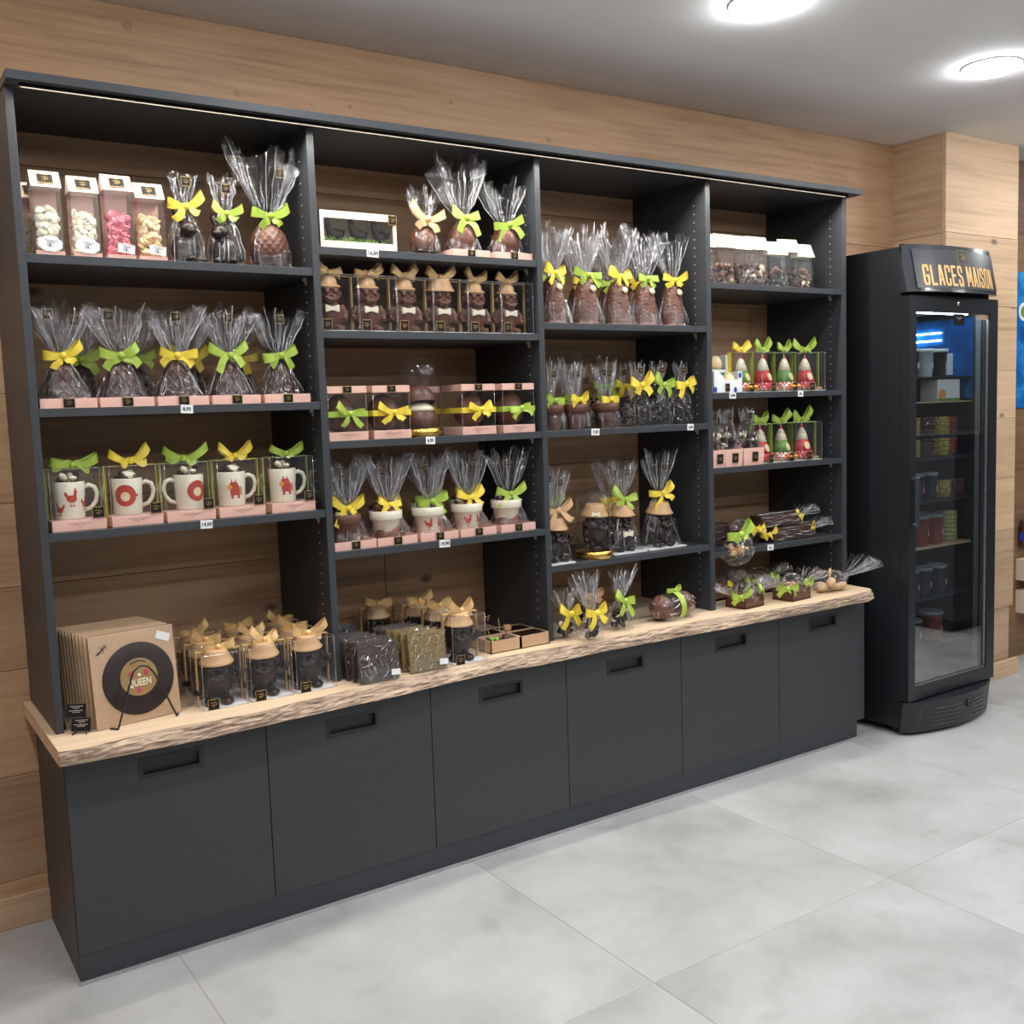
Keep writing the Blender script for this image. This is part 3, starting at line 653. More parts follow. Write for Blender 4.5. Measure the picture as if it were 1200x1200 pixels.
def lumps_mesh(w, d, h, n, seed, r=.014, z0=.012):
    R = random.Random(seed); b = MB()
    for _ in range(n):
        q = R.uniform(.6,1.15)*r
        b.ell((R.uniform(-w/2+q*.8,w/2-q*.8), R.uniform(-d/2+q*.8,d/2-q*.8), z0+R.random()*h), (q, q*R.uniform(.5,.9), q*R.uniform(.4,.9)), 6, 4, Matrix.Rotation(R.uniform(0,3),3,'Z') @ Matrix.Rotation(R.uniform(-1,1),3,'Y'))
    return b.mesh('lumps')
def shred_mesh(w, d, n, seed, z0=.004, h=.012):
    R = random.Random(seed); b = MB()
    for _ in range(n):
        x, y, a = R.uniform(-w/2,w/2), R.uniform(-d/2,d/2), R.uniform(0,6.3); q = .007
        pts = []; 
        for t in (-1,-.3,.4,1): 
            pts.append((max(-w/2,min(w/2,x+q*t*math.cos(a))), max(-d/2,min(d/2,y+q*t*math.sin(a))), z0+R.random()*h))
        b.tube(pts, .0011, 3)
    return b.mesh('shred')

# wrap a silhouette (list of rows z, left, right) around a round body
def wrap_print(shapes, rad, ang, out=.0007):
    b = MB()
    for rows_ in shapes:
        vs = []; n = 18 if max(r-l for _z, l, r in rows_) > .05 else 6
        for z, l, r in rows_:
            for k in range(n+1):
                x = l+(r-l)*k/n; R_ = rad(z)+out; a = ang+x/R_; vs.append((R_*math.cos(a), R_*math.sin(a), z))
        m = len(rows_)
        b.add(vs, [(i*(n+1)+k, i*(n+1)+k+1, (i+1)*(n+1)+k+1, (i+1)*(n+1)+k) for i in range(m-1) for k in range(n)])
    return b.mesh('print')
def hen_rows(z, s=1.0, f=1):
    body = [(.0,-.005,.006),(.004,-.0105,.011),(.009,-.013,.013),(.014,-.013,.012),(.018,-.011,.009)]
    tail = [(.014,-.0145,-.006),(.02,-.018,-.009),(.027,-.0175,-.0135)]; neck = [(.015,.002,.012),(.022,.005,.012),(.028,.0055,.0125),(.032,.0075,.0115)]
    more = [[(.026,.0125,.0165),(.0285,.0125,.0155)], [(.032,.007,.0115),(.0355,.0075,.013)]]
    legs = [[(-.008,-.004,-.0025),(0,-.004,-.0025)], [(-.008,.003,.0045),(0,.003,.0045)], [(-.0105,-.007,.008),(-.008,-.006,.007)]]
    return [[(z+q*s, min(l*f,r*f)*s, max(l*f,r*f)*s) for q,l,r in rr] for rr in [body, tail, neck]+more+legs]
def disc_rows(z, r, n=14): return [[(z+r*math.sin(t), -r*math.cos(t)-.0001, r*math.cos(t)+.0001) for t in [-PI/2+PI*k/n for k in range(n+1)]]]
def beast_rows(z, s=1.0):
    return [[(z+a*s,l*s,r*s) for a,l,r in [(0,-.012,-.006),(.008,-.012,-.006)]], [(z+a*s,l*s,r*s) for a,l,r in [(0,.004,.01),(.008,.004,.01)]],
            [(z+a*s,l*s,r*s) for a,l,r in [(.008,-.013,.011),(.018,-.014,.012),(.026,-.015,.011),(.032,-.016,.008),(.038,-.015,.005),(.042,-.012,.003)]],
            [(z+a*s,l*s,r*s) for a,l,r in [(.042,-.012,-.009),(.05,-.01,-.008)]], [(z+a*s,l*s,r*s) for a,l,r in [(.042,-.003,.0),(.049,.001,.003)]],
            [(z+a*s,l*s,r*s) for a,l,r in [(.008,.013,.016),(.022,.014,.018),(.03,.012,.015)]]]

# ------------------------------------------------------------------ products
def choc_bag(x, z, y, w, h, choc, lab, rz=0, seed=1, round_tag=False, empty_head=False):
    t = thing('chocolate_bag', lab, 'bag', (x, y, z), rz, 'clear bags of chocolate discs on the top left shelf'); d = .06
    part('base', cm(('cbb',w), lambda: bxm(-w/2,w/2,-d/2,d/2,0,.014)), 'pink_card', t)
    part('back_card', cm(('cbk',w,h), lambda: bxm(-w/2+.002,w/2-.002,d/2-.003,d/2-.001,.014,h-.03)), 'pink_card', t)
    part('chocolate_discs', discs_mesh(w-.006, d-.008, h*.5, 170, seed), choc, t, kind='stuff')
    part('pouch', cm(('cbp',w,h), lambda: acetate_mesh(w, d, h-.035)), 'pouch_film', t, (0,0,.002))
    hh = .045
    def head():
        return MB().add([(-w/2-.002,-d/2-.002,0),(w/2+.002,-d/2-.002,0),(w/2+.002,d/2,0),(-w/2-.002,d/2,0),(-w/2-.002,-.006,hh),(w/2+.002,-.006,hh),(w/2+.002,0,hh),(-w/2-.002,0,hh)],
                        [(0,3,2,1),(4,5,6,7),(0,1,5,4),(1,2,6,5),(2,3,7,6),(3,0,4,7)]).mesh('hd')
    o = part('header', cm(('cbh',w), head), 'pale_card', t, (0,0,h-hh))
    an = math.atan2(hh, d/2-.004)
    seal(o, (0, -d/4-.006, hh*.5), .04, .03, rot=(-(PI/2-an), 0, 0))
    if round_tag:
        g = part('tag', cm('scal', lambda: MB().lathe([(.001,0),(.024,0),(.024,.001),(.001,.001)], 24, f=lambda a,k,i: 1+.1*abs(math.sin(4*a))).xf(Matrix.Rotation(PI/2,4,'X') @ Matrix.Diagonal((1.2,.8,1,1))).mesh('tg')), 'white_card', t, (.0, -d/2-.001, .032), (0,.1,0))
    else:
        g = part('tag', cm('rtag', lambda: bxm(-.022,.022,-.001,0,-.012,.012)), 'white_card', t, (.012, -d/2-.001, .03), (0,.12,0))
    part('writing', cm('bagtxt', lambda: text_mesh('15.-', .011)), 'ink', g, (0,-.0016,-.004)); printed_lines(g, (0,-.0014,.004), .03, 'ink')
    return t
def wrap(t, w, d, zn, zt, rt, seed, mat='cello', **k):
    return cello_part(t, cello_mesh(w, d, zn, zt, rt, seed, **k), mat)
def figure_bag(x, z, y, col, lab, seed, h=.265, zn=.16, choc='dark_choc', rz=0):
    t = thing('wrapped_bunny', lab, 'chocolate', (x, y, z), 0, 'wrapped bunnies on the top left shelf')
    figure(t, 'bunny', (0,0,.003), 1, choc, rz)
    wrap(t, .1, .085, zn, h, .045, seed, flat=.4, belly=1); bow(t, col, (0,-.02,zn), .055, .026, seed)
    seal(t, (.004,-.02,zn+.07), .026, .026)
    return t
def egg_bag(x, z, y, col, lab):
    t = thing('wrapped_egg', lab, 'chocolate', (x, y, z))
    part('stand', cm('estand', lambda: MB().lathe([(.03,0),(.03,.006),(.024,.008)], 20).mesh('s', True)), 'pink_card', t)
    part('egg', cm('segg', scale_egg), 'milk_choc', t, (0,0,.005))
    wrap(t, .12, .11, .15, .37, .135, 11, flat=.5, belly=1); bow(t, col, (0,-.025,.155), .07, .03, 3); seal(t, (.035,-.03,.28), .026, .026)
def bell_tray(x, z, y, col, lab, seed, group='wrapped chocolate bells'):
    t = thing('wrapped_bell', lab, 'chocolate', (x, y, z), 0, group)
    tray(t, .142, .125); part('bell', cm('bell', bell_mesh), 'mid_choc', t, (0,0,.013))
    wrap(t, .136, .118, .142, .29, .095, seed, z0=.02, flat=.55); bow(t, col, (0,-.022,.142), .062, .028, seed); seal(t, (random.Random(seed).uniform(-.03,.03),-.02,.25), .026, .026)
def mug_mesh():
    b = MB().lathe([(.038,0),(.0385,.003),(.0395,.05),(.0425,.098),(.041,.1),(.039,.098),(.036,.05),(.035,.006),(.001,.006)], 36, caps=False)
    b.lathe([(.001,0),(.038,0)], 36, caps=False); return b.mesh('mug', True)
def mug_handle():
    return MB().tube([(.038,0,.082),(.052,0,.088),(.066,0,.082),(.073,0,.064),(.068,0,.042),(.056,0,.026),(.038,0,.02)], [.006,.0065,.0065,.0065,.006,.006,.006], 10).mesh('mh', True)
mug_r = lambda z: .0385+.001*(z/.05) if z < .05 else .0395+.003*((z-.05)/.048)
def mug_box(x, z, y, col, lab, art, seed, hand=1, ang=-PI/2):
    t = thing('mug_box', lab, 'gift box', (x, y, z), 0, 'boxed mugs filled with chocolates'); w, d, h = .138, .12, .165
    part('base', cm('mbb', lambda: MB().box(-w/2,w/2,-d/2,d/2,0,.03).mesh('b', bevel=.001)), 'pink_card', t); printed_lines(t, (0,-d/2-.0001,.016), .055)
    clear_box(t, w-.002, d-.002, h-.028, .029)
    mx = -.012 if hand > 0 else .012
    m = part('mug', cm('mug', mug_mesh), 'ceramic', t, (mx, -.004, .031))
    part('handle', cm('mugh', mug_handle), 'ceramic', m, (0,0,0), (0,0,0 if hand > 0 else PI))
    if art == 'hen':
        part('print', cm('hp1', lambda: wrap_print(hen_rows(.045, 1.05), mug_r, ang), ), 'red_print', m)
        part('print', cm('hp2', lambda: wrap_print(hen_rows(.018, .8, -1), mug_r, ang-.85)), 'red_print', m)
        part('print', cm('hp3', lambda: wrap_print(hen_rows(.03, .8), mug_r, ang+1.0)), 'red_print', m)
    elif art == 'cup':
        part('print', cm(('cd', hand), lambda: wrap_print(disc_rows(.053, .03), mug_r, ang-.35*hand)), 'red_print', m)
        part('print', cm(('cd2', hand), lambda: wrap_print(disc_rows(.05, .013), mug_r, ang-.35*hand, .0012)), 'cream_choc', m)
        part('print', cm(('cd3', hand), lambda: wrap_print([[(.044,-.006,.004),(.047,-.008,.006),(.052,-.008,.006)]], mug_r, ang-.35*hand, .0017)), 'ceramic', m)
        part('print', cm(('cd4', hand), lambda: wrap_print([[(.05,.028,.036),(.056,.028,.036)]], mug_r, ang-.35*hand)), 'red_print', m)
    else:
        part('print', cm('bst', lambda: wrap_print(beast_rows(.022, 1.15), mug_r, ang)), 'red_print', m)
        part('print', cm('bst2', lambda: wrap_print(disc_rows(.056, .007), mug_r, ang-.42, .0013)), 'orange', m)
    part('chocolate_pieces', cm(('mgl', seed % 2), lambda: lumps_mesh(.064, .064, .02, 22, seed % 2, .015, .094)), 'mid_choc', m, kind='stuff')
    part('white_pieces', cm(('mglw', seed % 2), lambda: lumps_mesh(.058, .058, .016, 7, 50+seed % 2, .015, .1)), 'white_choc', m, kind='stuff')
    box_ribbon(t, col, w, d, h, rw=.014); bow(t, col, (0,-.01,h+.012), .062, .024, seed, lift=.35, droop=.12)
    seal(t, (w/2-.02,-d/2-.002,.046), .03, .03)
def monkey_box(x, z, y, lab, seed, kind='dark', group='boxed chocolate monkeys with gold bows', rz=0, gold_seal=False, hat='flared'):
    t = thing('monkey_box', lab, 'gift box', (x, y, z), rz, group)
    if kind == 'dark':
        w, d, h = .126, .122, .158
        part('base_card', cm('mkc', lambda: bxm(-w/2+.001,w/2-.001,-d/2+.001,d/2-.001,0,.003)), 'white_card', t)
        figure(t, 'gorilla', (-.006,-.002,.003), 1.06, 'dark_choc', -.25, hat=hat)
        clear_box(t, w, d, h); box_ribbon(t, 'gold', w, d, h, rw=.016); bow(t, 'gold', (0,-.01,h+.011), .054, .026, seed, lift=.15, droop=.15)
        seal(t, (-w/2+.026,-d/2-.002,.016), .032, .032)
    else:
        w, d, h = .1275, .115, .172
        part('base_card', cm('mkc2', lambda: bxm(-w/2+.001,w/2-.001,-d/2+.001,d/2-.001,0,.003)), 'white_card', t)
        figure(t, 'gentleman', (-.014,-.006,.003), 1.07, 'milk_choc', -.12, tie=True, hat=hat)
        clear_box(t, w, d, h); box_ribbon(t, 'gold', w, d, h, x=0, rw=.014); bow(t, 'gold', (0,.01,h+.013), .055, .028, seed, lift=.4, droop=.1)
        seal(t, (-w/2+.02,-d/2-.002,.02), .03, .034)
    return t
def egg_box(x, z, y, col, lab, seed, choc='milk_choc'):
    t = thing('egg_box', lab, 'gift box', (x, y, z), 0, 'pink lidded boxes with a chocolate egg'); w, d, h = .132, .132, .168
    part('base', cm('ebb', lambda: bxm(-w/2,w/2,-d/2,d/2,0,.027,.001)), 'pink_card', t); printed_lines(t, (0,-d/2-.0001,.014), .055)
    part('lid', cm('ebl', lambda: bxm(-w/2,w/2,-d/2,d/2,h-.022,h,.001)), 'pink_card', t)
    seal(t, (0,-d/2-.0012,h-.011), .03, .021)
    part('egg', cm('ebe', lambda: smooth_egg(.052,.118)), choc, t, (0,0,.026)); clear_box(t, w-.004, d-.004, h-.04, .022)
    band_ribbon(t, col, w-.002, d-.002, .082); bow(t, col, (0,-d/2-.012,.084), .05, .022, seed, droop=1.0)
def dome_mesh(r, h):
    pr = [(r,0),(r,h-r)]+[(r*math.cos(a), h-r+r*math.sin(a)) for a in [PI/2*k/9 for k in range(1,9)]]+[(.001,h)]
    return MB().lathe(pr, 36, caps=False).mesh('dome', True)
def glass_dome(x, z, y, lab, inner):
    t = thing('glass_dome', lab, 'glass dome', (x, y, z)); r, h = .064, .262
    part('base', cm('gdb', lambda: MB().lathe([(.068,0),(.07,.002),(.07,.024),(.066,.028),(.001,.028)], 40).mesh('b', True)), 'gold_metal', t)
    part('cloche', cm('gdm', lambda: dome_mesh(r, h-.028)), 'dome_glass', t, (0,0,.028))
    if inner == 'egg':
        part('cup', cm('gc', lambda: MB().lathe([(.05,0),(.053,.02),(.053,.055),(.049,.055),(.045,.03),(.001,.03)], 28).mesh('c', True)), 'milk_choc', t, (0,0,.03))
        part('filling', cm('gf', lambda: MB().lathe([(.048,0),(.045,.012),(.03,.024),(.012,.03),(.001,.031)], 24).mesh('f', True)), 'white_choc', t, (0,0,.083))
        def shell():
            b = MB(); vs = []; 
            return b.grid(lambda u, v: (.057*math.cos(PI*1.15*u-.6-.0)*math.cos(PI/2*v*.98), .057*math.sin(PI*1.15*u-.6)*math.cos(PI/2*v*.98)*.9, .06*math.sin(PI/2*v)), 24, 8).mesh('sh', True)
        part('half_egg', cm('ghs', lambda: MB().lathe([(.057,0),(.056,.02),(.049,.04),(.036,.054),(.018,.062),(.001,.064)], 28, caps=False).xf(Matrix.Rotation(-.22,4,'X')).mesh('hs', True)), 'milk_choc', t, (0,.008,.108))
    else:
        figure(t, 'gorilla', (0,-.004,.03), 1.12, 'dark_choc', .1, hat='flared')
        part('bow_tie', cm('bt', bowtie_mesh), 'white_choc', t, (-.03,-.052,.165), (0,.1,-.3), .8)
def pot_mesh():
    return MB().lathe([(.036,0),(.0365,.002),(.0455,.066),(.052,.068),(.0535,.07),(.0545,.094),(.052,.096),(.048,.094),(.047,.08),(.001,.08)], 32).mesh('pot', True)
pot_r = lambda z: .0365+.009*(z-.002)/.064
def pot_tray(x, z, y, col, lab, seed, mat='ceramic', art=None):
    t = thing('wrapped_pot', lab, 'chocolate', (x, y, z), 0, 'wrapped pots on pink trays')
    tray(t, .142, .12); p = part('pot', cm('pot', pot_mesh), mat, t, (-.012,-.004,.013))
    part('filling', cm(('pf', seed % 3), lambda: lumps_mesh(.08,.08,.02,34,seed % 3,.013,.08)), 'mid_choc', p, kind='stuff')
    part('nuts', cm(('pf2', seed % 3), lambda: lumps_mesh(.07,.07,.014,9,40+seed % 3,.012,.092)), 'white_choc' if seed % 2 else 'nut', p, kind='stuff')
    if art == 'hens':
        part('print', cm('ph1', lambda: wrap_print(hen_rows(.03,.85), pot_r, -PI/2-.42)), 'red_print', p)
        part('print', cm('ph2', lambda: wrap_print(hen_rows(.03,.85,-1), pot_r, -PI/2+.6)), 'red_print', p)
    elif art == 'soil':
        def band():
            R = random.Random(3); return wrap_print([[(.003,-.07,.07),(.012,-.07,.07),(.03,-.07,.07)], [(.03,-.06,-.02),(.036,-.05,-.03)], [(.03,-.005,.05),(.042,.02,.04)]], pot_r, -PI/2)
        part('print', cm('soilb', band), 'soil', p)
        part('print', cm('soilh', lambda: wrap_print(hen_rows(.024,.6), pot_r, -PI/2+.35, .0013)), 'red_print', p)
    wrap(t, .136, .114, .125, .295, .085, seed, z0=.02, flat=.5); bow(t, col, (-.008,-.028,.128), .055, .025, seed, droop=1.0); seal(t, (random.Random(seed).uniform(-.03,.02),-.01,.235), .024, .024)
def cone_bag(x, z, y, col, lab, seed, group):
    t = thing('wrapped_cone', lab, 'chocolate', (x, y, z), 0, group)
    def body():
        cp = [(.05,0),(.05,.008),(.046,.01),(.046,.05),(.043,.09),(.037,.125),(.029,.15),(.018,.166),(.001,.172)]
        pr = [(lin([(z_, r_) for r_, z_ in cp], .172*k/60), .172*k/60) for k in range(61)]
        me = MB().lathe(pr, 76).mesh('cone', True)
        for v_ in me.vertices:
            if v_.co.z > .01: v_.co += Vector((v_.co.x,v_.co.y,.0001)).normalized()*(.003*noise.noise(v_.co*230)+.0015*noise.noise(v_.co*420))
        return me
    part('cone', cm('coneb', body), 'milk_choc', t)
    part('medallion', cm('med', lambda: MB().lathe([(.001,0),(.012,0),(.0125,.003),(.001,.004)], 18).xf(Matrix.Rotation(PI/2,4,'X')).mesh('m', True)), 'cream_choc', t, (.004,-.041,.13), (-.3,0,0))
    wrap(t, .132, .11, .178, .375, .1, seed, flat=.6); bow(t, col, (0,-.02,.18), .06, .028, seed)
def choc_pot(x, z, y, col, lab, seed):
    t = thing('wrapped_chocolate_pot', lab, 'chocolate', (x, y, z), 0, 'small wrapped chocolate pots')
    p = part('pot', cm('pot', pot_mesh), 'milk_choc', t, (0,0,.001), (0,0,0), .94)
    part('filling', cm(('pf', seed % 3), lambda: lumps_mesh(.08,.08,.02,34,seed % 3,.013,.08)), 'caramel' if seed % 2 else 'nut', p, kind='stuff')
    wrap(t, .104, .098, .104, .265, .062, seed, flat=.5, belly=1); bow(t, col, (0,-.03,.106), .052, .026, seed, droop=.4); seal(t, (.01,-.012,.2), .024, .024)
def dark_bag(x, z, y, col, lab, seed, choc='dark_choc', h=.25, zn=.155, group='dark chocolate bags with bows'):
    t = thing('chocolate_pouch', lab, 'bag', (x, y, z), 0, group)
    part('chocolate_pieces', cm(('db', seed % 3), lambda: lumps_mesh(.084,.06,.1,46,seed % 3,.016,.012)), choc, t, kind='stuff')
    wrap(t, .1, .074, zn, h, .04, seed, flat=.4, belly=1, rn=.018); bow(t, col, (0,-.03,zn), .056, .032, seed, droop=.9); seal(t, (.005,-.022,zn+.055), .024, .024)
def hat_bag(x, z, y, col, lab, seed, kind='gorilla', w=.15, h=.35, zn=.19, tie=False, scale=1.15):
    t = thing('wrapped_monkey', lab, 'chocolate', (x, y, z), 0, 'wrapped chocolate monkeys with hats')
    part('base_card', cm(('hbc',w), lambda: bxm(-w/2,w/2,-.055,.055,0,.004)), 'white_card', t)
    figure(t, kind, (0,0,.005), scale, 'dark_choc', 0, tie=tie, hat='flared')
    wrap(t, w, .11, zn, h, .085, seed, flat=.5); bow(t, col, (0,-.025,zn), .066, .026, seed, droop=1.2); seal(t, (.02,-.015,zn+.1), .026, .026)
def header_bag(x, z, y, w, h, lab, seed, mats, rz=0):
    t = thing('paper_topped_bag', lab, 'bag', (x, y, z), rz, 'clear bags with cream paper tops'); d = .07; hh = .055
    part('chocolate_pieces', lumps_mesh(w-.004, d-.004, h*.36, 40, seed, .016), mats[0], t, kind='stuff')
    part('light_pieces', lumps_mesh(w-.01, d+.002, h*.36, 9, seed+30, .013), mats[1], t, kind='stuff')
    R = random.Random(seed)
    def pouch():
        return MB().lathe([(1,0),(1.0,.03),(.98,.07),(.96,.11),(.92,h-hh)], 28, caps=False, f=lambda a,k,i: 1).mesh('p')
    me = pouch()
    for v_ in me.vertices:
        a = math.atan2(v_.co.y, v_.co.x); bx, by = superell(a, w, d); s = v_.co.z/h; r = math.hypot(v_.co.x, v_.co.y)
        v_.co.x = bx*r+R.uniform(-.004,.004); v_.co.y = by*r*(1-.5*s)+R.uniform(-.004,.004)
    part('pouch', me, 'cello', t)
    part('paper_top', cm(('pt',round(w,3)), lambda: MB().add([(-w/2-.003,-.026,0),(w/2+.003,-.026,0),(w/2+.003,.026,0),(-w/2-.003,.026,0),(-w/2-.003,-.001,hh),(w/2+.003,-.001,hh),(w/2+.003,.001,hh),(-w/2-.003,.001,hh)], [(0,3,2,1),(4,5,6,7),(0,1,5,4),(1,2,6,5),(2,3,7,6),(3,0,4,7)]).mesh('pt')), 'cream_card', t, (0,0,h-hh))
def egg_carton(x, z, y, lab, h=.085):
    t = thing('egg_carton', lab, 'box', (x, y, z), 0, 'white egg cartons with blue dots'); w, d = .16, .07
    mb = MB().box(-w/2,w/2,-d/2,-d/2+.002,0,h*.62).box(-w/2,-.056,-d/2,-d/2+.002,h*.62,h).box(.056,w/2,-d/2,-d/2+.002,h*.62,h).box(-w/2,w/2,d/2-.002,d/2,0,h).box(-w/2,-w/2+.002,-d/2,d/2,0,h).box(w/2-.002,w/2,-d/2,d/2,0,h).box(-w/2,w/2,-d/2,d/2,0,.002)
    part('carton', mb.mesh('c'), 'white_card', t); part('window', bxm(-.056,.056,-d/2+.004,-d/2+.006,h*.5,h-.002), 'teal_print', t, (0,.05,0))
    part('egg', cm('cegg', lambda: smooth_egg(.027,.066)), 'white_card', t, (-.028,-.004,h-.068)); part('egg', cm('cegg', lambda: smooth_egg(.027,.066)), 'cream_choc', t, (.03,-.004,h-.068))
    for px, pz in ((.066,.07),(-.07,.014),(.04,.012)):
        part('dot', cm('cdot', lambda: MB().ell((0,0,0),(.009,.0008,.012),12,6).mesh('d')), 'blue_print', t, (px,-d/2-.0004,pz))
    seal(t, (-.005,-d/2-.0012,.022), .024, .032)
    return t
def hen_cone(parent, alt, loc, sc=1.0):
    o = part('hen_skirt', cm('hc1', lambda: MB().lathe([(.05,0),(.0505,.003),(.043,.03),(.001,.03)], 28).mesh('s', True)), 'red_check' if alt else 'red_dots', parent, loc, (0,0,0), sc)
    part('hen_bodice', cm('hc2', lambda: MB().lathe([(.0435,.03),(.027,.078),(.001,.078)], 28).mesh('b', True)), 'green_choc' if alt else 'red_choc', o)
    part('hen_head', cm('hc3', lambda: MB().lathe([(.0275,.078),(.017,.112),(.008,.128),(.001,.131)], 24).mesh('h', True)), 'white_choc', o)
    part('comb', cm('hc4', lambda: MB().ell((0,0,.133),(.006,.006,.011)).ell((.004,-.003,.126),(.006,.006,.006)).mesh('c', True)), 'red_choc', o)
    part('beak', cm('hc5', lambda: MB().lathe([(.005,0),(.0005,.012)], 8).xf(Matrix.Translation((0,-.013,.108)) @ Matrix.Rotation(PI/2,4,'X')).mesh('k', True)), 'orange', o)
    part('apron', cm('hc6', lambda: MB().ell((0,0,0),(.015,.003,.018),14,8).mesh('a', True)), 'cream_choc', o, (.005,-.0345,.052), (-.32,0,.15))
    if alt: part('foot', cm('hc7', lambda: MB().ell((-.016,0,0),(.014,.02,.008)).ell((.016,0,0),(.014,.02,.008)).mesh('f', True)), 'orange', o, (.012,-.046,.012))
    return o
def hen_box(x, z, y, col, lab, seed, alt=False, rz=0):
    t = thing('hen_box', lab, 'gift box', (x, y, z), rz, 'clear boxes with a chocolate hen'); w, d, h = .127, .115, .162
    part('base_card', cm('hbcd', lambda: bxm(-w/2+.001,w/2-.001,-d/2+.001,d/2-.001,0,.003)), 'white_card', t)
    part('paper_shred', cm(('hsh', seed % 2), lambda: shred_mesh(w-.006, d-.006, 150, seed % 2)), 'shred', t, kind='stuff')
    hen_cone(t, alt, (0,0,.01)); clear_box(t, w, d, h); box_ribbon(t, col, w, d, h, rw=.018); bow(t, col, (0,0,h+.014), .052, .028, seed, lift=.4, droop=.05)
    seal(t, (.0,-d/2-.0018,.02), .026, .034)
def scoop_bag(x, z, y, lab, seed, w=.1, dark=True):
    t = thing('scoop_bag', lab, 'bag', (x, y, z), 0, 'pink scoop boxes with wrapped chocolates'); d = .075
    me = MB().add([(-w/2,-d/2,0),(w/2,-d/2,0),(w/2,d/2,0),(-w/2,d/2,0),(-w/2-.004,-d/2-.004,.07),(w/2+.004,-d/2-.004,.07),(w/2+.004,d/2,.105),(-w/2-.004,d/2,.105)], [(0,3,2,1),(0,1,5,4),(1,2,6,5),(2,3,7,6),(3,0,4,7)]).mesh('sc')
    part('scoop', me, 'pink_card', t); seal(t, (.006,-d/2-.0035,.034), .034, .04, rot=(.06,0,0))
    part('chocolate_pieces', lumps_mesh(w-.01,d-.01,.1,30,seed,.016,.03), 'dark_choc' if dark else 'milk_choc', t, kind='stuff')
    part('white_pieces', lumps_mesh(w-.01,d-.004,.09,12,seed+9,.011,.04), 'white_choc', t, kind='stuff')
    cello_part(t, cello_mesh(w-.006, d-.008, .17, .24, .045, seed, rn=.03, flat=.35, z0=.012, belly=1)); seal(t, (0,-.02,.2), .022, .026)
def price_tag(x, z, lab, txt, w=.034, h=.024, y=0):
    t = thing('price_tag', lab, 'price tag', (x, y-.0012, z-.011), 0, 'white price tags on the shelf edges')
    part('card', cm(('ptc',w,h), lambda: bxm(-w/2,w/2,0,.0012,-h/2,h/2)), 'white_card', t, (0,0,0), (0,.05,0))
    part('price', cm(('ptx',txt,w), lambda: text_mesh(txt, w*.4, off=.0002)), 'ink', t, (0,-.0007,0))

S = SH
# bay 1, top shelf
z = S['11']; y0 = .03
choc_bag(.063, z, .135, .066, .205, 'cream_choc', 'bag of cream chocolate discs half hidden behind the left upright', seed=9)
choc_bag(.0855, z, y0+.03, .07, .222, 'white_choc', 'taller bag of white chocolate discs with scalloped tag, next to the left upright', seed=1, round_tag=True)
choc_bag(.178, z, y0+.03, .071, .216, 'white_choc', 'bag of white chocolate discs with scalloped tag, left of the pink discs', seed=2, round_tag=True)
choc_bag(.2645, z, y0+.03, .073, .228, 'pink_choc', 'bag of pink chocolate discs on the top left shelf', seed=3)
choc_bag(.348, z, y0+.03, .074, .214, 'cream_choc', 'bag of beige chocolate discs with plain white tag, right of the pink discs', seed=4)
figure_bag(.452, z, y0+.045, 'yellow', 'wrapped dark chocolate bunny with yellow bow on the top left shelf', 21, rz=.5)
figure_bag(.566, z, y0+.045, 'green', 'wrapped dark chocolate bunny with green bow on the top left shelf', 22, h=.27, zn=.15, rz=-.4)
egg_bag(.702, z, y0+.06, 'green', 'big scaly milk chocolate egg in flared cellophane with green bow')
# bay 1, second shelf
z = S['12']
for i, (x, c) in enumerate([(.1,'yellow'),(.25,'green'),(.402,'yellow'),(.555,'green'),(.71,'green')]):
    nm = ['first','second','third','fourth','fifth'][i]
    bell_tray(x, z, .085, c, f'wrapped lattice chocolate bell with {c} bow, {nm} from the left in the front row', 31+i)
for i, (x, c) in enumerate([(.175,'green'),(.33,'green'),(.485,'yellow'),(.64,'yellow')]):
    bell_tray(x, z, .25, c, f'wrapped chocolate bell with {c} bow, {["first","second","third","fourth"][i]} from the left in the back row', 41+i, 'wrapped bells in the back row')
# bay 1, third shelf: mugs
z = S['13']
mug_box(.104, z, .085, 'green', 'clear boxed mug printed with red hens, leftmost on its shelf', 'hen', 0)
mug_box(.256, z, .085, 'yellow', 'clear boxed mug with red cup disc, yellow bow, handle at right', 'cup', 1)
mug_box(.404, z, .085, 'green', 'clear boxed mug with red cup disc, green bow, handle at left', 'cup', 2, hand=-1)
mug_box(.553, z, .085, 'yellow', 'clear boxed mug with red animal print under a yellow bow', 'beast', 3)
mug_box(.711, z, .085, 'green', 'clear boxed mug with red animal print, rightmost on its shelf', 'beast', 4)
price_tag(.402, S['12'], 'white price tag under the third wrapped bell', '8,95'); price_tag(.436, S['13'], 'white price tag under the boxed mugs', '14,50')

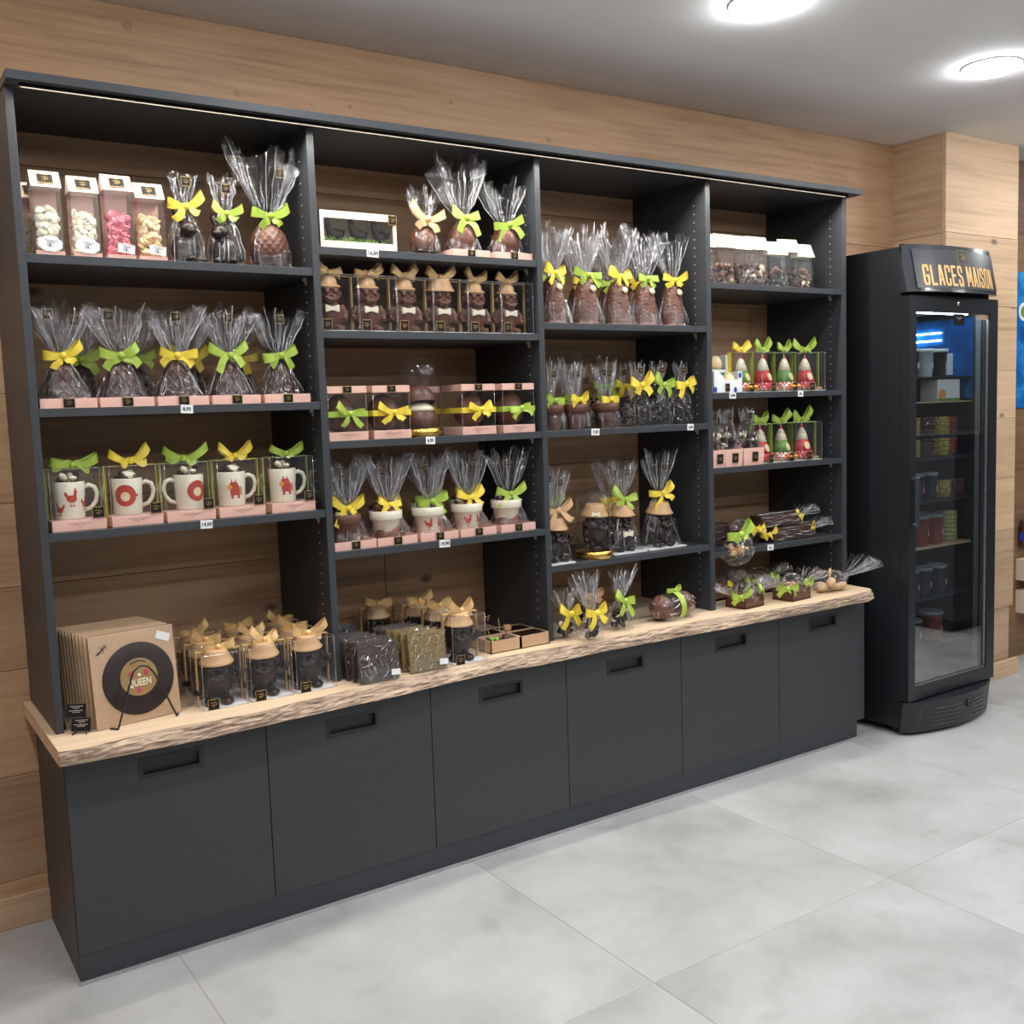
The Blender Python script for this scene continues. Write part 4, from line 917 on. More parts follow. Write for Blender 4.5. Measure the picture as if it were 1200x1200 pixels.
# bay 1, worktop: record sleeves
def sleeve(x, y, lab, rz, lean, front=False, w=.236, h=.25):
    t = thing('record_sleeve', lab, 'record', (x, y, WT+.001), rz, 'kraft record sleeves')
    c = part('card', cm('slv', lambda: bxm(-w/2,w/2,-.004,.004,0,h,.0008)), 'kraft', t, (0,0,0), (-lean,0,0))
    if front:
        part('disc', cm('rec', lambda: MB().lathe([(.001,0),(.098,0),(.1,.0015),(.098,.003),(.06,.0032),(.001,.003)], 64).xf(Matrix.Rotation(PI/2,4,'X')).mesh('r', True)), 'record', c, (.008,-.004,.118))
        rl = part('disc_label', cm('recl', lambda: MB().lathe([(.001,0),(.052,0),(.052,.0012),(.001,.0012)], 48).xf(Matrix.Rotation(PI/2,4,'X')).mesh('r')), 'record_label', c, (.008,-.0072,.122))
        part('lettering', text_mesh('QUEEN', .027, .74, .0007, .0004), 'white_choc', c, (.008,-.0092,.106))
        for px, pz, r in ((-.013,.132,.0085),(.029,.132,.0085),(.004,.086,.0075)):
            part('picture', cm(('rp',r), lambda: MB().ell((0,0,0),(r,.0006,r*1.1),14,6).mesh('p')), 'rose', c, (px,-.0087,pz))
        part('spindle', cm('spn', lambda: MB().ell((0,0,0),(.005,.0015,.005),12,6).mesh('s', True)), 'white_card', c, (.008,-.0088,.127))
        arc = MB()
        for k in range(12):
            a = PI/2+.5-k*.09; arc.box(.044*math.cos(a)-.0016,.044*math.cos(a)+.0016,-.0006,0,.044*math.sin(a)-.002,.044*math.sin(a)+.002)
        part('lettering', arc.mesh('arc'), 'ink', c, (.008,-.0086,.122))
        part('sticker', bxm(-.02,.02,-.0008,0,-.011,.011), 'white_card', c, (.088,-.0042,.222), (0,.4,0))
        sq = MB(); R = random.Random(2)
        for k in range(5): sq.tube([(R.uniform(-.018,.018),0,R.uniform(-.014,.014)) for _ in range(3)], .0008, 4)
        part('stamp', sq.mesh('sq'), 'ink', c, (-.085,-.0045,.212))
        part('wrapper', cm('slw', lambda: bxm(-w/2-.002,w/2+.002,-.0105,.006,-.0,h+.003,.001)), 'acetate', c)
ny = [(0,'front kraft record sleeve with a dark chocolate record lettered in gold')]
sleeve(.212, -.02, ny[0][1], .155, .1, True)
for k in range(9):
    sleeve(.205-.004*k, .012+.021*k, f'plain kraft record sleeve, {["first","second","third","fourth","fifth","sixth","seventh","eighth","ninth"][k]} behind the front record', .15-.014*k+.02*math.sin(5*k), .09+.016*k)
ea = thing('wire_easel', 'black wire easel holding the front record sleeve', 'stand', (.212, -.035, WT), .155)
arc = [(-.072,-.022,.003),(-.046,-.02,.075),(-.028,-.016,.125),(-.017,-.012,.147),(.0,-.01,.158),(.012,-.01,.159),(.026,-.011,.153),(.04,-.014,.133),(.062,-.018,.08),(.092,-.022,.003)]
part('front_wire', MB().tube(arc, .0028, 8).mesh('w', True), 'wire', ea)
part('foot_wire', MB().tube([(-.072,-.022,.003),(-.085,.0,.0025)], .0028, 8).tube([(.092,-.022,.003),(.104,-.006,.0025)], .0028, 8).mesh('w', True), 'wire', ea)
e2 = thing('wire_easel', 'black wire easel behind the kraft sleeves beside the left upright', 'stand', (.056, .06, WT), .15)
part('front_wire', MB().tube([(-.03,-.02,.003),(-.034,.02,.11),(-.03,.05,.2)], .0028, 8).tube([(-.03,-.02,.003),(-.012,.05,.003)], .0028, 8).mesh('w', True), 'wire', e2)
def sign(x, y, zz, lab, rz, n, w=.05, h=.034):
    t = thing('label_holder', lab, 'sign', (x, y, zz), rz, 'small black product signs')
    part('plate', cm('sgp', lambda: bxm(-w/2,w/2,-.001,.001,0,h)), 'black_label', t, (0,0,.008), (-.35,0,0))
    for k in range(2): printed_lines(t, (0,.0035+.0025*k,.02+.011*k), .036-.008*k, 'white_card')
    part('foot', cm('sgf', lambda: MB().tube([(-.018,-.012,.002),(-.012,0,.01),(-.018,.016,.002)], .0018, 6).tube([(.018,-.012,.002),(.012,0,.01),(.018,.016,.002)], .0018, 6).mesh('f', True)), 'wire', t)
sign(.05, -.012, WT+.034, 'upper small black sign with white lettering beside the left upright', -.5, 0)
sign(.056, -.035, WT, 'lower small black sign on little feet beside the left upright', -.5, 1)

# boxed dark monkeys, three by three
for r in range(3):
    for c in range(3):
        nm = [['left','middle','right'][c], ['front','second','back'][r]]
        monkey_box(.447+.1375*c+.004*r, WT, .012+.128*r, f'clear box with dark monkey and gold bow, {nm[0]} one of the {nm[1]} row of nine', r*3+c, rz=.02*(c-1))

# bay 2
z = S['21']
t = thing('bunny_window_box', 'cream window box with three dark chocolate bunnies on green shred', 'gift box', (.975, .09, z)); w, d, h = .262, .11, .118
part('carton', MB().box(-w/2,w/2,-d/2,-d/2+.002,0,.026).box(-w/2,w/2,-d/2,-d/2+.002,h-.024,h).box(-w/2,-w/2+.014,-d/2,-d/2+.002,.026,h-.024).box(w/2-.014,w/2,-d/2,-d/2+.002,.026,h-.024).box(-w/2,w/2,d/2-.002,d/2,0,h).box(-w/2,-w/2+.002,-d/2,d/2,0,h).box(w/2-.002,w/2,-d/2,d/2,0,h).box(-w/2,w/2,-d/2,d/2,0,.002).box(-w/2,w/2,-d/2,d/2,h-.002,h).mesh('c'), 'cream_card', t)
part('window', bxm(-w/2+.014,w/2-.014,-d/2+.0025,-d/2+.0035,.026,h-.024), 'dome_glass', t)
for k in range(3): figure(t, 'hen', (-.075+.078*k,-.022,.028), .9, 'dark_choc', .2, name='bunny')
part('grass', shred_mesh(.23,.09,300,3,.018,.026), 'grass_shred', t, kind='stuff'); seal(t, (w/2-.016,-d/2-.0012,h-.018), .028, .03)
def wrapped_small(x, y, z, col, lab, seed, trayed, egg=True, w=.142, zn=.13, zt=.3, rt=.1, choc='milk_choc'):
    t = thing('wrapped_hen_egg', lab, 'chocolate', (x, y, z), 0, 'wrapped eggs on the second bay top shelf')
    if trayed: tray(t, w, .11, .024)
    part('egg', cm('wse', lambda: smooth_egg(.047,.11)), choc, t, (0,0,.013 if trayed else .001))
    wrap(t, w*.95, .1, zn, zt, rt, seed, flat=.55, z0=.015, belly=0 if trayed else 1); bow(t, col, (0,-.03,zn), .06, .03, seed, droop=1.2)
wrapped_small(1.237, .1, z, 'tan', 'wrapped chocolate egg with tan bow left of the pink trays', 61, False, w=.1, zn=.12, zt=.24, rt=.07)
wrapped_small(1.37, .075, z, 'green', 'wrapped chocolate egg on pink tray with tall cellophane, second bay top shelf', 62, True, zn=.13, zt=.34, rt=.12)
wrapped_small(1.54, .075, z, 'green', 'wrapped chocolate egg on pink tray beside the upright, second bay top shelf', 63, True, w=.15, zn=.12, zt=.275, rt=.1)
price_tag(1.0, z, 'white price tag under the cream bunny window box', '16,50', w=.04)
z = S['22']
for i, hatk in enumerate(['bowler','bowler','bowler','flared','bowler','bowler']):
    nm = ['first','second','third','fourth','fifth','sixth'][i]
    monkey_box(.889+.1312*i, z, .075, f'clear box with milk monkey, white bow tie and gold bow, {nm} from the left', i, 'milk', 'boxed milk chocolate monkeys', hat=hatk)
z = S['23']
egg_box(.9, z, .085, 'green', 'pink lidded egg box with green bow, leftmost on its shelf', 0)
egg_box(1.052, z, .085, 'yellow', 'pink lidded egg box with yellow bow left of the glass dome', 1)
glass_dome(1.187, z, .085, 'glass dome on gold base over an opened milk chocolate egg', 'egg')
egg_box(1.376, z, .085, 'yellow', 'pink lidded egg box with yellow bow right of the glass dome', 2)
egg_box(1.537, z, .085, 'green', 'pink lidded egg box with green bow, rightmost on its shelf', 3)
egg_box(1.262, z, .26, 'yellow', 'pink lidded egg box standing behind the glass dome', 4)
price_tag(1.175, z, 'white price tag under the glass dome with the egg', '6,95')
z = S['24']
pot_tray(.905, z, .08, 'yellow', 'wrapped brown chocolate pot with yellow bow on pink tray', 71, 'milk_choc')
pot_tray(1.052, z, .08, 'yellow', 'wrapped white pot with brown foot and long yellow bow on pink tray', 72, art='soil')
pot_tray(1.207, z, .08, 'green', 'wrapped white pot with red hens and green bow on pink tray', 73, art='hens')
pot_tray(1.358, z, .08, 'yellow', 'wrapped white pot with red hens and yellow bow on pink tray', 74, art='hens')
pot_tray(1.52, z, .08, 'green', 'wrapped white pot with brown foot and green bow on pink tray', 75, art='soil')
for i, x in enumerate([.98,1.13,1.28,1.44]):
    pot_tray(x, z, .24, ['yellow','yellow','green','yellow'][i], f'wrapped pot in the back row, {["first","second","third","fourth"][i]} from the left', 80+i, 'milk_choc' if i < 2 else 'ceramic')
price_tag(1.212, z, 'white price tag under the hen pots', '19,90', w=.04)
# bay 2, worktop
def bar(x, y, lab, seed, mat, rz, lean, w=.138, h=.13, holder=False, group='wrapped chocolate bars'):
    t = thing('chocolate_bar', lab, 'chocolate', (x, y, WT+.001), rz, group)
    def slab():
        R = random.Random(seed % 3)
        b = MB().box(-w/2+.004,w/2-.004,-.003,.005,.003,h-.004)
        b.grid(lambda u, v_: ((u-.5)*(w-.008), -.0035-.0025*abs(noise.noise(Vector((u*14,v_*14,seed % 3)))), .003+v_*(h-.007)), 22, 22); return b.mesh('sl')
    def film_():
        R = random.Random(seed % 4)
        b = MB().box(-w/2,w/2,-.006,.0065,0,h)
        b.grid(lambda u, v_: ((u-.5)*w, -.0075-R.uniform(0,.003)*(0 < u < 1 and 0 < v_ < 1), v_*h), 14, 14); return b.mesh('fl')
    s = part('slab', cm(('bar',seed % 3,w,h), slab), mat, t, (0,0,0), (-lean,0,0)); part('wrapper', cm(('barf',seed % 4,w,h), film_), 'acetate', s)
    def cre():
        R = random.Random(seed % 4+20); b = MB()
        for _ in range(26):
            x, zz, a, q = R.uniform(-w*.45,w*.45), R.uniform(.01,h-.01), R.gauss(1.2,.6), R.uniform(.006,.02)
            p = [(max(-w/2,min(w/2,x+q*t_*math.cos(a))), -.0105, max(.001,min(h,zz+q*t_*math.sin(a)+R.uniform(-.003,.003)))) for t_ in (-1,-.3,.4,1)]
            b.tube(p, [.0003,.001,.0008,.0003], 5)
        return b.mesh('cre', True)
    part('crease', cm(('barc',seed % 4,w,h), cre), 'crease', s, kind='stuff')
    if holder:
        part('holder', bxm(-w/2+.01,w/2-.02,-.013,-.011,0,.045), 'acetate', t)
        part('sticker', bxm(-.015,.015,-.001,0,-.009,.009), 'white_card', t, (w/2-.02,-.014,.026), (-.1,.08,0))
ordw = ['first','second','third','fourth','fifth','sixth','seventh','eighth']
for k in range(8):
    bar(.912-.006*k, -.09+.036*k, f'dark speckled chocolate bar, {ordw[k]} from the front in the left stack', k, 'bar_brown' if k < 6 else 'dark_choc', -.02, .14, holder=(k == 0), h=.128 if k < 6 else .14)
for k in range(6):
    bar(1.092-.008*k, -.075+.032*k, f'golden speckled chocolate bar, {ordw[k]} from the front in the right stack', k+1, 'bar_gold' if k < 4 else 'bar_brown', -.02, .12, holder=(k == 0))
monkey_box(1.248, WT, -.012, 'clear box with dark monkey and gold bow, alone beside the kraft tray', 4, group='boxed monkeys beside the bars')
for k in range(3):
    monkey_box(1.243-.012*k, WT, .118+.124*min(k,1)+(0 if k < 2 else 0)-.0, f'clear box with dark monkey, {["first","second"][k]} behind the one beside the kraft tray', 5+k, group='boxed monkeys beside the bars') if k < 2 else monkey_box(1.1, WT, .3, 'clear box with dark monkey and gold bow behind the golden bars', 7, group='boxed monkeys beside the bars')
t = thing('sampler_tray', 'open kraft box of four compartments with dark chocolates and twigs', 'box', (1.484, .07, WT)); w, d, h = .243, .185, .043
part('carton', MB().box(-w/2,w/2,-d/2,-d/2+.003,0,h).box(-w/2,w/2,d/2-.003,d/2,0,h).box(-w/2,-w/2+.003,-d/2,d/2,0,h).box(w/2-.003,w/2,-d/2,d/2,0,h).box(-.005,.005,-d/2,d/2,0,h).box(-w/2,w/2,-.005,.005,0,h).box(-w/2,w/2,-d/2,d/2,0,.003).mesh('c'), 'kraft', t)
for sx in (-1,1):
    for sy in (-1,1):
        part('chocolate_sheet', cm('sts', lambda: bxm(-.054,.054,-.04,.04,.003,.041)), 'dark_choc', t, (sx*w/4,sy*d/4,0), scale=(1,1,1 if (sx,sy) != (-1,-1) else .6))
part('pieces', lumps_mesh(.09,.07,.014,26,3,.01,.026), 'milk_choc', t, (-w/4,-d/4,0), kind='stuff'); part('leaves', lumps_mesh(.04,.05,.01,8,4,.01,.034), 'grass_shred', t, (-w/4-.02,-d/4-.005,0), kind='stuff')
part('twig', MB().tube([(-.05,.03,.04),(-.06,.05,.09),(-.03,.055,.1),(-.05,.04,.085)], .002, 5).tube([(0,.04,.04),(.002,.05,.085)], .002, 5).lathe([(.014,0),(.016,.012),(.014,.024)], 12, (.025,.03,.037)).mesh('tw'), 'nut', t)

def crumple(w, d, h, seed, seg=26, rings=14, amp=.12):
    b = MB().ell((0,0,0),(w/2,d/2,h/2),seg,rings); R = random.Random(seed)
    b.v = [tuple(Vector(p)*(1+R.uniform(-amp,amp))) for p in b.v]; return b.mesh('cr')
def crumple_crease(w, d, h, seed, n=22):
    R = random.Random(seed+3); b = MB()
    for _ in range(n):
        a, p = R.uniform(PI*.9,PI*2.1), R.uniform(-.4,1.2); da, dp = R.uniform(-.5,.5), R.uniform(-.5,.5); pts = []
        for k in range(5):
            t_ = k/4; aa, pp = a+da*t_, p+dp*t_; q = 1.04+R.uniform(-.02,.02)
            pts.append((w/2*q*math.cos(pp)*math.cos(aa), d/2*q*math.cos(pp)*math.sin(aa), h/2*q*math.sin(pp)))
        b.tube(pts, [.0004,.0012,.0014,.001,.0004], 5)
    return b.mesh('crc', True)
def crumple_part(t, w, d, h, seed, loc, amp=.12, low=None):
    m = crumple(w, d, h, seed, amp=amp)
    if low is not None:
        for v_ in m.vertices: v_.co.z = max(low, v_.co.z)
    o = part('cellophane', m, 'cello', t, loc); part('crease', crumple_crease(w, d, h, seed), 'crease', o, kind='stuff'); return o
def fan_crease(me, n):
    b = MB(); vs = [tuple(v_.co) for v_ in me.vertices]
    for i in range(0, n, 1):
        pts = [vs[k*n+i] for k in range(5)]
        if i % 3 != 1: b.tube(pts[(i % 2):], [.0004]+[.0009]*(3-(i % 2))+[.0006], 5)
    b.tube([vs[4*n+i] for i in range(n)], .0006, 5)
    return b.mesh('fcr', True)
def fan_part(t, L, wd, seed, loc, rot, n=15):
    m = cm(('fan',L,seed,n), lambda: fan_mesh(L, wd, seed, n)); o = part('cellophane', m, 'cello', t, loc, rot)
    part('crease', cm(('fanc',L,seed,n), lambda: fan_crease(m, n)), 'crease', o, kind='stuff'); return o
def fan_mesh(L, wd, seed, n=15):
    R = random.Random(seed); vs = []; fs = []
    for k in range(5):
        s = k/4
        for i in range(n):
            a = (i/(n-1)-.5)*1.5; r = .012+(L-.012)*s
            vs.append((r*math.cos(a)*(1-.0*s), r*math.sin(a)*wd+R.uniform(-.004,.004), (.013 if i % 2 else -.013)*s*R.uniform(.6,1.3)+.1*L*s))
    for k in range(4):
        for i in range(n-1): fs.append((k*n+i,k*n+i+1,(k+1)*n+i+1,(k+1)*n+i))
    return MB().add(vs, fs).mesh('fan')

# bay 3
z = S['31']
for i, (x, c) in enumerate([(1.743,'yellow'),(1.893,'green'),(2.043,'yellow'),(2.175,'green'),(2.315,'yellow')]):
    cone_bag(x, z, .09, c, f'wrapped rough milk chocolate cone, {["first","second","third","fourth","fifth"][i]} from the left in the front row', 101+i, 'wrapped cones in the front row')
for i, (x, c) in enumerate([(1.7,'yellow'),(1.84,'green'),(1.985,'yellow'),(2.13,'green'),(2.26,'yellow')]):
    cone_bag(x, z, .25, c, f'wrapped rough milk chocolate cone, {["first","second","third","fourth","fifth"][i]} from the left in the back row', 111+i, 'wrapped cones in the back row')
z = S['32']
choc_pot(1.712, z, .08, 'green', 'small wrapped chocolate pot with green bow next to the upright', 121)
choc_pot(1.822, z, .08, 'yellow', 'small wrapped chocolate pot with yellow bow, middle one of three', 122)
choc_pot(1.97, z, .085, 'yellow', 'small wrapped chocolate pot with yellow bow, right one of three', 123)
choc_pot(1.9, z, .22, 'green', 'small wrapped chocolate pot in the back between the front pots', 124)
dark_bag(2.118, z, .08, 'yellow', 'bag of dark chocolates with yellow bow right of the small pots', 131)
dark_bag(2.228, z, .08, 'green', 'bag of dark chocolates with green bow, middle of three', 132)
dark_bag(2.342, z, .08, 'yellow', 'bag of dark chocolates with yellow bow next to the right upright', 133)
dark_bag(2.06, z, .23, 'green', 'bag of dark chocolates with green bow in the back row', 134)
dark_bag(2.17, z, .24, 'yellow', 'bag of dark chocolates with yellow bow in the back row', 135)
price_tag(1.852, z, 'white price tag under the small chocolate pots', '7,50', w=.036); price_tag(2.317, z, 'white price tag under the dark chocolate bags', '6,80', w=.032)
z = S['33']
hat_bag(1.707, z, .07, 'tan', 'wrapped monkey with tan bow next to the upright above the worktop', 141, w=.105, zn=.19, h=.35, tie=False, scale=1.05)
hat_bag(1.79, z, .24, 'green', 'wrapped monkey with green bow behind the gold based dome', 142, w=.14, tie=True, kind='gentleman')
glass_dome(1.888, z, .07, 'glass dome on gold base over a dark monkey with tan hat', 'monkey')
hat_bag(2.045, z, .1, 'green', 'wrapped monkey with white bow tie and green bow beside the dome', 143, w=.16, zn=.205, h=.36, kind='gentleman', tie=True, scale=1.1)
hat_bag(2.235, z, .1, 'yellow', 'wrapped monkey with long yellow bow, rightmost on its shelf', 144, w=.19, zn=.215, h=.395, scale=1.15)
hat_bag(2.12, z, .27, 'yellow', 'wrapped monkey with yellow bow in the back corner', 145, w=.14)
# bay 3, worktop
def lolly_bag(x, y, col, lab, seed, h, zn, w=.09, lean=0, choc='dark_choc', rz=0):
    t = thing('wrapped_bonbon', lab, 'chocolate', (x, y, WT), rz, 'wrapped bonbon bags on the worktop')
    part('chocolate_pieces', lumps_mesh(w*.75,w*.6,zn*.5,16,seed,.02,.018), choc, t, kind='stuff')
    part('light_pieces', lumps_mesh(w*.7,w*.55,zn*.4,4,seed+5,.014,.03), 'white_choc', t, kind='stuff')
    wrap(t, w, w*.75, zn, h, .06, seed, flat=.45, belly=1, rn=.012, lean=lean); bow(t, col, (0,-.03,zn), .05, .03, seed, droop=1.3); 
    return t
lolly_bag(1.695, .0, 'yellow', 'small wrapped bonbon bag with yellow bow tight against the upright', 151, .19, .095, .085)
lolly_bag(1.752, -.075, 'yellow', 'wrapped bonbon bag with yellow bow and tall cellophane at the worktop edge', 152, .255, .1, .085, lean=-.03)
lolly_bag(1.935, -.01, 'green', 'wrapped bonbon bag with green bow and tall cellophane on the worktop', 153, .245, .11, .1, lean=.03)
lolly_bag(1.87, .09, 'tan', 'wrapped dark bonbon bag with tan bow behind the others', 154, .22, .125, .12)
t = thing('egg_pair', 'two milk chocolate eggs wrapped together with a green bow on the worktop', 'chocolate', (2.205, .0, WT), .08)
for s in (-1,1):
    part('egg', cm('ep', lambda: smooth_egg(.046,.095)), 'milk_choc', t, (s*.055,0,.006), (0,s*.12,0))
part('cellophane', MB().ell((0,0,.05),(.112,.062,.054),26,14).mesh('cl'), 'cello', t)
for v_ in t.children[-1].data.vertices:
    nn = noise.noise(v_.co*70)*.006; v_.co *= 1+nn*8; v_.co.z = max(.0006, v_.co.z)
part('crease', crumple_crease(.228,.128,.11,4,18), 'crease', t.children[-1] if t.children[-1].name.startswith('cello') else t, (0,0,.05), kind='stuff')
part('ribbon', MB().ribbon([(0,-.064*math.cos(a),.05+.058*math.sin(a)) for a in [-.75+.25*k for k in range(10)]], [(.014,0,0)]*10).mesh('rb', True), 'green_ribbon', t); bow(t, 'green', (0,-.01,.112), .045, .02, 2, lift=.25, droop=.1)

# bay 4
z = S['41']
hb = [(2.49,.06,.198,('milk_choc','white_choc'),.05),(2.588,.104,.204,('milk_choc','caramel'),0),(2.678,.086,.2,('mid_choc','white_choc'),0),(2.778,.118,.206,('mid_choc','cream_choc'),0),(2.878,.105,.19,('dark_choc','milk_choc'),-.1),(2.966,.1,.207,('dark_choc','dark_choc'),-.15),(3.05,.095,.19,('milk_choc','white_choc'),-.05)]
for i, (x, w, h, m, rz) in enumerate(hb):
    header_bag(x, z, .075+.012*(i % 2), w-.006, h, f'clear chocolate bag with cream paper top, {["leftmost","second","third","fourth","fifth","sixth","rightmost"][i]} of seven in the right bay', 161+i, m, rz)
header_bag(2.52, z, .2, .1, .22, 'clear chocolate bag with cream paper top in the back by the upright', 169, ('milk_choc','white_choc'))
z = S['42']
egg_carton(2.541, z, .052, 'white egg carton with blue dots standing in front')
t = egg_carton(2.548, z, .126, 'taller white egg carton with blue dots behind the front one', .155)
hen_box(2.678, z, .08, 'yellow', 'clear box with hen and yellow bow beside the egg carton', 0, True)
hen_box(2.806, z, .08, 'green', 'clear box with red dotted hen and green bow, upper hen shelf, second box', 1)
hen_box(2.936, z, .08, 'green', 'clear box with checked green winged hen, upper hen shelf, third box', 2, True)
hen_box(3.065, z, .08, 'green', 'clear box with red dotted hen, rightmost of the upper hen shelf', 3, rz=-.3)
hen_box(2.6, z, .24, 'green', 'clear box with hen and green bow behind the egg carton', 4)
price_tag(2.547, z, 'white price tag under the front egg carton', '9,90', w=.036); price_tag(2.945, z, 'white price tag under the upper hen boxes', '18,-', w=.032)
z = S['43']
scoop_bag(2.487, z, .06, 'pink scoop box with wrapped white speckled chocolates next to the upright', 181, .066, False)
scoop_bag(2.57, z, .058, 'pink scoop box with wrapped dark and white chocolates, middle one', 182, .092)
scoop_bag(2.684, z, .058, 'pink scoop box with wrapped dark chocolates beside the hen boxes', 183, .112)
hen_box(2.798, z, .09, 'green', 'clear box with red dotted hen, leftmost of the lower hen shelf', 5)
hen_box(2.924, z, .09, 'green', 'clear box with checked green winged hen, middle of the lower hen shelf', 0, True)
hen_box(3.055, z, .09, 'green', 'clear box with red dotted hen, rightmost of the lower hen shelf', 1, rz=-.3)
# bay 4, fourth shelf: lying gift boxes
def gift_bar(x, y, z, w, d, h, lab, col, seed, ends=(1,1), rz=0, choc='mid_choc', nm='wrapped_chocolate_box', group='wrapped long chocolate boxes'):
    t = thing(nm, lab, 'chocolate', (x, y, z), rz, group)
    part('box', MB().box(-w/2,w/2,-d/2,d/2,.0015,h*.62).mesh('b', bevel=.003), choc, t)
    part('lid', MB().box(-w/2+.004,w/2-.004,-d/2+.004,d/2-.004,h*.62+.0005,h).mesh('b', bevel=.003), choc, t)
    g = MB().grid(lambda u, v_: ((u-.5)*w*1.04, (v_-.5)*d*1.06, h+.004+.006*noise.noise(Vector((u*9,v_*9,seed)))), 16, 8); g.grid(lambda u, v_: ((u-.5)*w*1.04, -d*.53-.003*abs(noise.noise(Vector((u*12,v_*7,seed)))), .001+v_*(h+.003)), 16, 6)
    wr = part('wrapper', g.mesh('wr'), 'cello', t); R = random.Random(seed+60); b = MB()
    for _ in range(14):
        x, q = R.uniform(-.4,.4)*w, R.uniform(.02,.06); zz = R.uniform(.1,1.0)*h
        b.tube([(max(-w/2,x-q),-d*.53-.003,zz),(x,-d*.53-.0045,min(h,zz+R.uniform(-.01,.01))),(min(w/2,x+q),-d*.53-.003,min(h,zz+R.uniform(-.012,.012)))], [.0004,.0014,.0004], 5)
        b.tube([(max(-w/2,x-q),R.uniform(-.4,.2)*d,h+.006),(min(w/2,x+q),R.uniform(-.4,.3)*d,h+.008)], .0011, 5)
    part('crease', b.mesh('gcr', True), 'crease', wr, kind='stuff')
    for s, e in ((-1,ends[0]),(1,ends[1])):
        if e:
            fan_part(t, .1, 1.1, seed % 3, (s*(w/2+.012),-.0,h*.5), (0,-.35*1,0 if s > 0 else PI)); bow(t, col, (s*(w/2+.01),-.02,h*.55), .042, .026, seed, rot=(0,0,.5*s), droop=.5)
    return t
z = S['44']
gift_bar(2.94, .075, z, .255, .085, .058, 'lower long dark chocolate box with yellow bow in its stack', 'yellow', 1, (1,1))
gift_bar(2.875, .085, z+.064, .24, .08, .048, 'upper long dark chocolate box lying on top of its stack', 'yellow', 2, (0,1))
t = thing('wrapped_praline_bundle', 'crumpled cellophane bundle with green ribbon hanging over the shelf edge', 'chocolate', (2.55, .0, z+.03))
crumple_part(t, .16,.1,.12,5,(0,-.012,-.03)); part('praline', lumps_mesh(.1,.05,.05,16,4,.016,-.05), 'nut', t, (0,-.01,0), kind='stuff'); bow(t, 'green', (0,-.03,.035), .07, .034, 3, droop=.5)
t = thing('wrapped_praline_bundle', 'crumpled cellophane bundle with yellow ribbon beside the long boxes', 'chocolate', (2.68, .09, z+.003))
crumple_part(t, .13,.1,.1,6,(0,0,.05), low=-.049); part('praline', lumps_mesh(.09,.06,.05,20,5,.016,.016), 'milk_choc', t, kind='stuff'); bow(t, 'yellow', (.05,-.04,.06), .05, .03, 4, droop=.7)
t = gift_bar(2.57, .2, z, .2, .12, .09, 'dark chocolate box with yellow bow at the back left of its shelf', 'yellow', 3, (0,0)); bow(t, 'yellow', (-.06,-.03,.11), .05, .03, 5)
price_tag(2.755, z, 'white price tag under the long chocolate boxes', '12,-', w=.036)
# bay 4, worktop
def choc_tray(x, y, w, d, h, lab, col, seed, rz=0, top='nut'):
    t = thing('wrapped_chocolate_tray', lab, 'chocolate', (x, y, WT), rz, 'wrapped chocolate trays on the worktop')
    part('tray', MB().box(-w/2,w/2,-d/2,-d/2+.006,0,h).box(-w/2,w/2,d/2-.006,d/2,0,h).box(-w/2,-w/2+.006,-d/2,d/2,0,h).box(w/2-.006,w/2,-d/2,d/2,0,h).box(-w/2,w/2,-d/2,d/2,0,.01).mesh('tr', bevel=.001), 'milk_choc', t)
    part('filling', lumps_mesh(w-.02,d-.02,.025,38,seed,.014,h*.6), 'mid_choc', t, kind='stuff'); part('nuts', lumps_mesh(w-.02,d-.02,.02,10,seed+3,.013,h*.9), top, t, kind='stuff')
    crumple_part(t, w*1.15, d*1.1, h+.06, seed, (0,0,.05), .09, -.049)
    for s in (-1,1):
        fan_part(t, .1, 1.1, seed % 3, (s*(w/2+.01),0,h+.005), (0,-.45,0 if s > 0 else PI))
        bow(t, col, (s*(w/2+.005),-.03,h+.005), .045, .026, seed+s, rot=(0,0,.4*s), droop=.9)
choc_tray(2.58, -.02, .12, .1, .045, 'left wrapped milk chocolate tray with green bows under the right bay', 'green', 191, .1)
choc_tray(2.835, -.04, .125, .1, .05, 'middle wrapped milk chocolate tray with nuts under the right bay', 'green', 192, .08)
choc_tray(2.6, .18, .13, .1, .05, 'wrapped chocolate tray with yellow bow at the back under the right bay', 'yellow', 193)
choc_tray(2.86, .17, .13, .1, .05, 'wrapped chocolate tray with green bow at the back under the right bay', 'green', 194)
t = thing('wrapped_biscuits', 'pale biscuits in cellophane with wide fan at the right worktop end', 'biscuit', (3.09, -.03, WT), .1)
for k, (px, py, pz) in enumerate([(-.06,0,.02),(-.02,.03,.022),(.0,-.02,.02),(.035,-.03,.02),(-.04,-.03,.045)]):
    part('biscuit', cm('bsc', lambda: MB().ell((0,0,0),(.03,.024,.016),12,8).mesh('b', True)), 'almond_shell', t, (px,py,pz), (.2*k,0,k))
crumple_part(t, .2,.13,.085,8,(-.01,0,.045), low=-.044); fan_part(t, .17, 1.1, 7, (.09,0,.045), (0,-.35,0), 21)
part('twig', MB().tube([(-.02,-.01,.05),(-.03,-.02,.1)], .006, 6).mesh('st', True), 'almond_shell', t)

